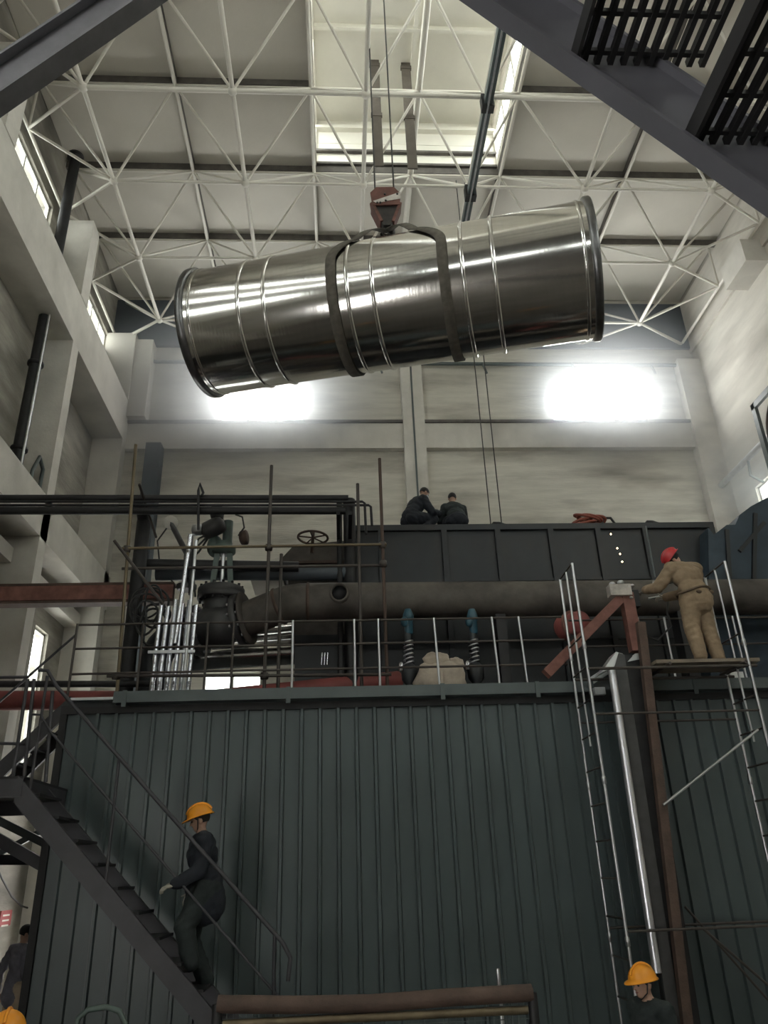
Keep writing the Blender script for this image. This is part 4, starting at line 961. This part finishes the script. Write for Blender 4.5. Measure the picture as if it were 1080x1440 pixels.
def hand(mb, wr, fd, side, curl=.5):
    """palm, four fingers and a thumb from the wrist along fd; side: which way the thumb points"""
    wr = Vector(wr); d = Vector(fd).normalized(); s = Vector(side); s = (s - d * s.dot(d)).normalized(); n = d.cross(s)
    mtx = Matrix(((s.x, n.x, d.x), (s.y, n.y, d.y), (s.z, n.z, d.z)))
    mb.ell(wr + d * .045, (.043, .018, .056), mtx, 10, 7)
    for k, (o, L) in enumerate(((.030, .072), (.010, .082), (-.011, .076), (-.031, .060))):
        p = wr + d * .085 + s * o; pts = [p]; a = 0
        for q in range(3):
            a += curl * (.5 + .35 * q); dd = d * math.cos(a) + n * math.sin(a); p = p + dd * (L * (.42, .33, .25)[q]); pts.append(p)
        mb.tube(pts, [.0095, .009, .0085, .006], 6)
    p = wr + d * .025 + s * .036
    mb.tube([p, p + (s * .6 + d * .7 + n * .2) * .038, p + (s * .5 + d * .85 + n * .5) * .07], [.012, .011, .007], 6)
def person(label, loc, yaw, pose, up_m, low_m, helmet=None, hair=True, look=(0, 0), hand_m='skin', mask=False, thick=1.0, fingers=((0, .4, -1), (0, .4, -1)), curl=.5, coat=0.0, boots='boot', group=None, scale=1.0, belt=None):
    J = {k: Vector(v) for k, v in {**STAND, **pose}.items()}
    prim = []                                              # (kind, args, tag)
    def cap(a, b, ra, rb, t): prim.append(('c', J[a] if isinstance(a, str) else Vector(a), J[b] if isinstance(b, str) else Vector(b), ra, rb, t))
    def ell(c, rad, mtx, t): prim.append(('e', Vector(c), rad, mtx, t))
    T = thick
    spine = J['neck'] - J['pelvis']; rts = J['sh_r'] - J['sh_l']; rth = J['hip_r'] - J['hip_l']
    Mc = basis3(J['neck'] - J['chest'], rts); Mp = basis3(J['chest'] - J['pelvis'], rth)
    ell(J['pelvis'], (.165 * T, .125 * T, .13), Mp, 'low')
    ell(J['pelvis'].lerp(J['chest'], .42), (.155 * T, .115 * T, .17), Mp, 'up')
    ell(J['chest'], (.175 * T, .125 * T, .17), Mc, 'up')
    ell(J['chest'].lerp(J['neck'], .55), (.165 * T, .105 * T, .11), Mc, 'up')
    cap('sh_l', 'sh_r', .078 * T, .078 * T, 'up')
    ell(J['neck'], (.075, .075, .05), Mc, 'up')
    cap(J['neck'] - (J['neck'] - J['chest']).normalized() * .04, J['head'], .056, .05, 'skin')
    if coat > 0:
        cap(J['pelvis'].lerp(J['chest'], .3), J['pelvis'] - Vector((0, 0, coat)), .135 * T, .165 * T, 'up')
    for s in 'lr':
        cap('sh_' + s, 'el_' + s, .070 * T, .056 * T, 'up'); cap('el_' + s, 'wr_' + s, .056 * T, .044 * T, 'up')
        cap('hip_' + s, 'kn_' + s, .102 * T, .076 * T, 'low'); cap('kn_' + s, 'an_' + s, .076 * T, .062 * T, 'low')
        ell(J['kn_' + s], (.078 * T,) * 3, None, 'low')
        a = J['an_' + s]; t = J['toe_' + s]
        cap(a, a - Vector((0, 0, .045)), .045, .042, 'boot'); cap(a - Vector((0, 0, .04)), t, .043, .036, 'boot')
    # head: skull, jaw, nose, ears, brow
    ly, lp = look
    HM = Mc.to_3x3() if False else basis3(J['head'] - J['neck'], rts)
    HM = Matrix.Rotation(ly, 3, 'Z') @ HM @ Matrix.Rotation(lp, 3, 'X')
    hc = J['head']; h = lambda x, y, z: hc + HM @ Vector((x, y, z))
    ell(h(0, -.012, .03), (.078, .096, .088), HM, 'skin'); ell(h(0, .012, -.035), (.062, .078, .078), HM, 'skin')
    ell(h(0, .055, -.075), (.036, .032, .032), HM, 'skin')
    cap(h(0, .082, .015), h(0, .108, -.022), .010, .016, 'skin')
    for s in (-1, 1):
        ell(h(s * .078, -.01, -.008), (.012, .024, .034), HM, 'skin'); cap(h(0, .082, .026), h(s * .045, .072, .026), .012, .010, 'skin')
        ell(h(s * .04, .05, -.02), (.026, .026, .026), HM, 'skin')
    mb = MB()
    for p in prim:
        if p[0] == 'c':
            _, a, b, ra, rb, _t = p
            d = (b - a)
            if d.length < 1e-4: d = Vector((0, 0, 1e-3))
            u = d.normalized(); pts = []; rs = []
            for q in (1.0, .8, .45, 0): pts.append(a - u * ra * q); rs.append(max(1e-3, ra * math.sqrt(max(0, 1 - q * q))))
            for q in (0, .45, .8, 1.0): pts.append(b + u * rb * q); rs.append(max(1e-3, rb * math.sqrt(max(0, 1 - q * q))))
            mb.tube(pts, rs, 12)
        else: mb.ell(p[1], p[2], p[3], 16, 10)
    tmp = bpy.data.objects.new('tmp', mb.mesh('tmp', M['skin'])); COL.objects.link(tmp)
    rm_ = tmp.modifiers.new('r', 'REMESH'); rm_.mode = 'VOXEL'; rm_.voxel_size = .013
    sm2 = tmp.modifiers.new('s', 'SMOOTH'); sm2.factor = .5; sm2.iterations = 4
    dg = bpy.context.evaluated_depsgraph_get()
    ev = bpy.data.meshes.new_from_object(tmp.evaluated_get(dg))
    bpy.data.objects.remove(tmp)
    V_ = np.empty(len(ev.vertices) * 3); ev.vertices.foreach_get('co', V_); V_ = V_.reshape(-1, 3)
    faces = [tuple(p.vertices) for p in ev.polygons]; bpy.data.meshes.remove(ev)
    FC = np.array([V_[list(f)].mean(0) for f in faces])
    tags = ['skin', 'up', 'low', 'boot', 'hand']; best = np.full(len(faces), 9.0); bt = np.zeros(len(faces), int)
    for p in prim:
        if p[0] == 'c': dd = seg_d(FC, p[1], p[2], p[3], p[4])
        else:
            q = FC - np.array(p[1])
            if p[3] is not None: q = q @ np.array(p[3])
            dd = (np.linalg.norm(q / np.array(p[2]), axis=1) - 1) * min(p[2])
        m_ = dd < best; best[m_] = dd[m_]; bt[m_] = tags.index(p[-1])
    cl_ = np.zeros(len(V_)); cnt = np.zeros(len(V_))
    for f, b_ in zip(faces, bt):
        for i in f: cl_[i] += (b_ in (1, 2)); cnt[i] += 1
    cl_ = cl_ / np.maximum(cnt, 1)
    q1 = V_ @ np.array([[23., 9, 31], [-14, 27, 12], [37, 30, -19]])
    wr_ = np.sin(q1[:, 0] + 1.7 * np.sin(q1[:, 1])) * .5 + np.sin(q1[:, 1] * 1.6 + 2 * np.sin(q1[:, 2] * .6)) * .5
    nrm = np.zeros_like(V_)
    FV = np.array([f[:3] for f in faces]); fnn = np.cross(V_[FV[:, 1]] - V_[FV[:, 0]], V_[FV[:, 2]] - V_[FV[:, 0]])
    for k_ in range(3): np.add.at(nrm, FV[:, k_], fnn)
    nrm /= np.maximum(1e-9, np.linalg.norm(nrm, axis=1))[:, None]
    V_ = V_ + nrm * (wr_ * cl_ * .006 + cl_ * .006)[:, None]
    body = MB(); body.v = [tuple(v) for v in V_]; body.f = faces; body.sm = [True] * len(faces); body.mi = [int(b) for b in bt]
    body.cur = 4
    for s, fg in zip('lr', fingers):
        fd = Vector(fg) if fg else (J['wr_' + s] - J['el_' + s])
        sd_ = Vector((1 if s == 'l' else -1, .3, .3))
        hand(body, J['wr_' + s] + fd.normalized() * .02, fd, sd_, curl * (1 if s == 'l' else -1))
    root = bpy.data.objects.new('person', body.mesh('person', [M['skin'], M[up_m], M[low_m], M[boots], M[hand_m]]))
    COL.objects.link(root); root.location = loc; root.rotation_euler = (0, 0, yaw); root.scale = (scale,) * 3
    tag(root, label, 'person', group)
    TM = world(root)
    def child(nm, b, m):
        o = bpy.data.objects.new(nm, b.mesh(nm, m)); COL.objects.link(o); o.parent = root; return o
    for s in (-1, 1): child('eye', MB().ell(h(s * .032, .083, .004), (.013, .008, .008), HM, 8, 6), M['eye'])
    child('mouth', MB().ell(h(0, .087, -.052), (.022, .007, .006), HM, 8, 5), M['lip'])
    if belt:
        pc_ = J['pelvis'].lerp(J['chest'], .18)
        child('belt', MB().tube([pc_ + Mp @ Vector((.183 * T * math.cos(a), .148 * T * math.sin(a), .012 * math.sin(3 * a))) for a in [2 * math.pi * k / 32 for k in range(32)]], .017, 7, closed=True), M[belt])
        for sx in (-1, 1):
            pk = J['pelvis'] + Mp @ Vector((.085 * sx * T, -.133 * T, -.01))
            child('pocket_flap', MB().ell(pk, (.055, .02, .03), Mp, 12, 6), M[belt])
    if mask:
        b = MB(); vs_ = []
        for i in range(7):
            for j in range(9):
                a = -1.15 + 2.3 * j / 8; z = -.015 - .085 * i / 6; bul = 1 + .10 * math.sin(math.pi * i / 6)
                vs_.append(h(.070 * math.sin(a) * bul, .012 + .088 * math.cos(a) * bul + (.02 if abs(j - 4) < 2 and i < 3 else 0), z))
        b.add(vs_, [(i*9+j, i*9+j+1, i*9+j+10, i*9+j+9) for i in range(6) for j in range(8)], True); child('face_mask', b, M['maskcloth'])
    if hair:
        b = MB(); vs_ = []; n1, n2 = 8, 18
        for i in range(n1 + 1):
            for j in range(n2):
                a = 2 * math.pi * j / n2; front = max(0, math.sin(a)); th = (2.3 - 1.2 * front) * i / n1
                vs_.append(h(.087 * math.sin(th) * math.cos(a), -.012 + .105 * math.sin(th) * math.sin(a), .03 + .098 * math.cos(th)))
        b.add(vs_, [(i*n2+j, (i+1)*n2+j, (i+1)*n2+(j+1)%n2, i*n2+(j+1)%n2) for i in range(n1) for j in range(n2)], True); child('hair', b, M['hair'])
    if helmet:
        b = MB(); n1, n2 = 9, 28; vs_ = []
        for i in range(n1 + 1):
            th = math.pi / 2 * i / n1
            for j in range(n2):
                a = 2 * math.pi * j / n2
                rdg = 1 + .035 * max(0, math.cos(a * 2 + math.pi)) * 0
                vs_.append(h(.118 * math.sin(th) * math.cos(a), -.008 + .140 * math.sin(th) * math.sin(a), .045 + .122 * math.cos(th)))
        for k, (er, dz) in enumerate(((1.10, -.004), (1.12, -.014), (.99, -.012))):
            for j in range(n2):
                a = 2 * math.pi * j / n2; pk = .045 * max(0, math.sin(a)) ** 2 if k < 2 else 0
                vs_.append(h(.118 * er * math.cos(a), -.008 + .140 * er * math.sin(a) + pk, .045 + dz - pk * .25))
        b.add(vs_, [(i*n2+j, (i+1)*n2+j, (i+1)*n2+(j+1)%n2, i*n2+(j+1)%n2) for i in range(n1 + 3) for j in range(n2)], True)
        hm = child('helmet', b, M[helmet])
        r_ = MB(); r_.tube([h(0, -.008 + .143 * math.sin(t), .047 + .125 * math.cos(t)) for t in [-1.3 + 2.5 * k / 12 for k in range(13)]], .012, 7)
        o = bpy.data.objects.new('helmet_ridge', r_.mesh('helmet_ridge', M[helmet])); COL.objects.link(o); o.parent = hm
        st_ = MB(); st_.tube([h(-.085, .01, .04), h(-.072, .03, -.06), h(0, .055, -.115), h(.072, .03, -.06), h(.085, .01, .04)], .006, 5); child('chin_strap', st_, M['hose'])
    return root

# 1 worker on the scaffold platform, back to the viewer, leaning left over the pipe
person('worker in tan coverall and red helmet standing on the scaffold platform', (5.05, 10.17, 5.045), R(22),
       dict(pelvis=(0, -.02, .96), chest=(-.03, .02, 1.27), neck=(-.05, .05, 1.44), head=(-.11, .13, 1.57),
            sh_l=(-.25, .08, 1.38), el_l=(-.37, .28, 1.15), wr_l=(-.36, .52, 1.20), sh_r=(.16, .03, 1.41), el_r=(.20, .22, 1.13), wr_r=(-.05, .46, 1.10),
            kn_l=(-.14, .03, .5), an_l=(-.15, -.03, .09), toe_l=(-.2, .15, .045), kn_r=(.13, .0, .5), an_r=(.15, -.06, .09), toe_r=(.17, .12, .045)),
       'khaki', 'khaki', 'redhat', look=(R(35), R(-14)), hand_m='glove', thick=1.4, fingers=((0, 1, 0), (-.5, .8, 0)), coat=.06, belt='khaki_dark')
# 2 worker climbing the stair, seen from the side
person('worker in dark clothes and orange helmet climbing the stair', (-1.56, 9.70, 1.50), R(112),
       dict(pelvis=(0, -.04, .94), chest=(0, .02, 1.26), neck=(0, .03, 1.45), head=(0, .07, 1.61),
            sh_l=(-.19, .05, 1.39), el_l=(-.25, .10, 1.1), wr_l=(-.26, .33, 1.0), sh_r=(.185, .02, 1.39), el_r=(.24, -.08, 1.11), wr_r=(.20, .08, .93),
            kn_l=(-.11, .18, .60), an_l=(-.12, .10, .28), toe_l=(-.14, .28, .24), kn_r=(.11, .08, .48), an_r=(.12, -.12, .10), toe_r=(.13, .06, .045)),
       'navy', 'darkgreen', 'orange', look=(R(-14), R(-2)), hand_m='glove', thick=1.3, fingers=((0, .9, -.3), (0, .5, -.8)), coat=.14, scale=1.07)
# 3, 4 workers crouching on the casing
person('worker in dark navy clothes crouching and leaning forward on top of the boiler casing', (1.55, 13.62, CT - .02), R(-62),
       dict(pelvis=(0, -.16, .46), chest=(0, -.02, .70), neck=(0, .07, .86), head=(0, .20, 1.04), sh_l=(-.19, .03, .78), el_l=(-.26, .2, .52), wr_l=(-.14, .44, .58),
            sh_r=(.19, .03, .78), el_r=(.27, .18, .5), wr_r=(.12, .44, .60), hip_l=(-.1, -.18, .38), kn_l=(-.15, .26, .42), an_l=(-.13, .0, .09), toe_l=(-.15, .2, .045),
            hip_r=(.1, -.18, .38), kn_r=(.16, .26, .42), an_r=(.13, .0, .09), toe_r=(.15, .2, .045)),
       'navy', 'navy', None, look=(0, R(0)), mask=True, thick=1.3, fingers=((.3, 1, .3), (-.2, 1, .1)), group='workers crouching on the casing')
person('worker in dark clothes crouching with back turned on top of the boiler casing', (2.32, 13.72, CT + .03), R(12),
       dict(pelvis=(0, -.12, .36), chest=(0, .03, .62), neck=(0, .07, .76), head=(.01, .13, .93), sh_l=(-.18, .05, .67), el_l=(-.27, .2, .45), wr_l=(-.14, .42, .48),
            sh_r=(.18, .05, .67), el_r=(.28, .2, .5), wr_r=(.14, .42, .48), hip_l=(-.1, -.1, .34), kn_l=(-.18, .3, .42), an_l=(-.14, .05, .09), toe_l=(-.16, .24, .045),
            hip_r=(.1, -.1, .34), kn_r=(.18, .3, .42), an_r=(.14, .05, .09), toe_r=(.16, .24, .045)),
       'darkgreen', 'navy', None, look=(R(-15), R(0)), thick=1.2, fingers=((.2, 1, 0), (-.2, 1, 0)), group='workers crouching on the casing')
# 5 far person at the left
p_ = at(36, 1303, 13.3)
person('person in grey jacket and beige trousers standing at the far lower left', (p_.x - .02, 13.3, .33), R(-40),
       dict(el_l=(-.30, -.12, 1.12), wr_l=(-.38, -.05, .88), head=(0, .05, 1.62)), 'greycloth', 'beige', None, look=(R(-20), R(-6)), coat=.12, thick=1.08)
# 6 worker at the lower right
p_ = at(908, 1352, 8.2)
person('worker with orange helmet at the lower right edge of the picture, head and shoulders showing', (p_.x - .02, 8.2, p_.z - 1.79), R(112),
       dict(head=(0, .05, 1.61)), 'darkgreen', 'darkgreen', 'orange', look=(0, R(14)), coat=.1, thick=1.1)
# 7 worker at the lower left corner
p_ = at(12, 1422, 6.0)
person('worker whose orange helmet top shows in the lower left corner', (p_.x, 6.0, p_.z - 1.78), R(10), dict(), 'darkgreen', 'navy', 'orange', coat=.1)

# welding gear in the hands of the scaffold worker
wt = thing('welding_tool', 'pale welding clamp tool held against the pipe by the red-helmeted worker', 'tool', at(935, 840, 10.7))
c_ = at(930, 822, 10.75)
MB().obox(c_ + v3(-.12, .02, .02), c_ + v3(.2, -.1, .04), .09, .07).build('body', M['hook_white'], wt)
MB().cyl(at(912, 842, 10.75), at(942, 836, 10.75), .018, 8).build('torch', M['galv'], wt)
MB().tube([at(940, 838, 10.7), at(938, 862, 10.7), at(944, 880, 10.6), at(925, 901, 10.5), at(905, 893, 10.5)], .014, 6).build('cable', M['hose'], wt)
MB().cyl(at(908, 740, 11.2), at(921, 812, 10.9), .012, 6).build('ground_cable', M['gutter'], wt)

# ================================================================== WELDING SMOKE
def haze(name, c, rad, dens, label, g=.35):
    m = bpy.data.materials.new(name + '_volume'); m.use_nodes = True; n = m.node_tree.nodes; l = m.node_tree.links; n.clear()
    o = n.new('ShaderNodeOutputMaterial'); v = n.new('ShaderNodeVolumeScatter'); v.inputs['Anisotropy'].default_value = g
    v.inputs['Color'].default_value = (.93, .97, 1.0, 1)
    tc = n.new('ShaderNodeTexCoord'); ln = n.new('ShaderNodeVectorMath'); ln.operation = 'LENGTH'; l.new(tc.outputs['Object'], ln.inputs[0])
    mr = n.new('ShaderNodeMapRange'); mr.interpolation_type = 'SMOOTHSTEP'
    mr.inputs['From Min'].default_value = 0; mr.inputs['From Max'].default_value = 1; mr.inputs['To Min'].default_value = dens; mr.inputs['To Max'].default_value = 0
    l.new(ln.outputs['Value'], mr.inputs['Value']); l.new(mr.outputs[0], v.inputs['Density']); l.new(v.outputs[0], o.inputs['Volume'])
    ob = bpy.data.objects.new(name, MB().ell((0, 0, 0), (1, 1, 1), None, 20, 12).mesh(name, m)); COL.objects.link(ob)
    ob.location = c; ob.scale = rad; tag(ob, label, 'smoke', kind='stuff'); return ob
haze('smoke', (-2.6, 17.5, 14.3), (5.0, 2.6, 3.0), .62, 'bluish welding smoke drifting before the left bright window')
haze('smoke', (7.65, 17.5, 14.35), (3.6, 2.6, 2.9), .58, 'bluish welding smoke drifting before the right bright window')
haze('smoke', (10.0, 15.8, 11.2), (2.6, 2.6, 2.2), .22, 'bluish smoke drifting before the right wall window')
haze('smoke', (-5.0, 15.6, 12.4), (2.2, 3.2, 2.6), .10, 'thin bluish smoke drifting at the left corner')
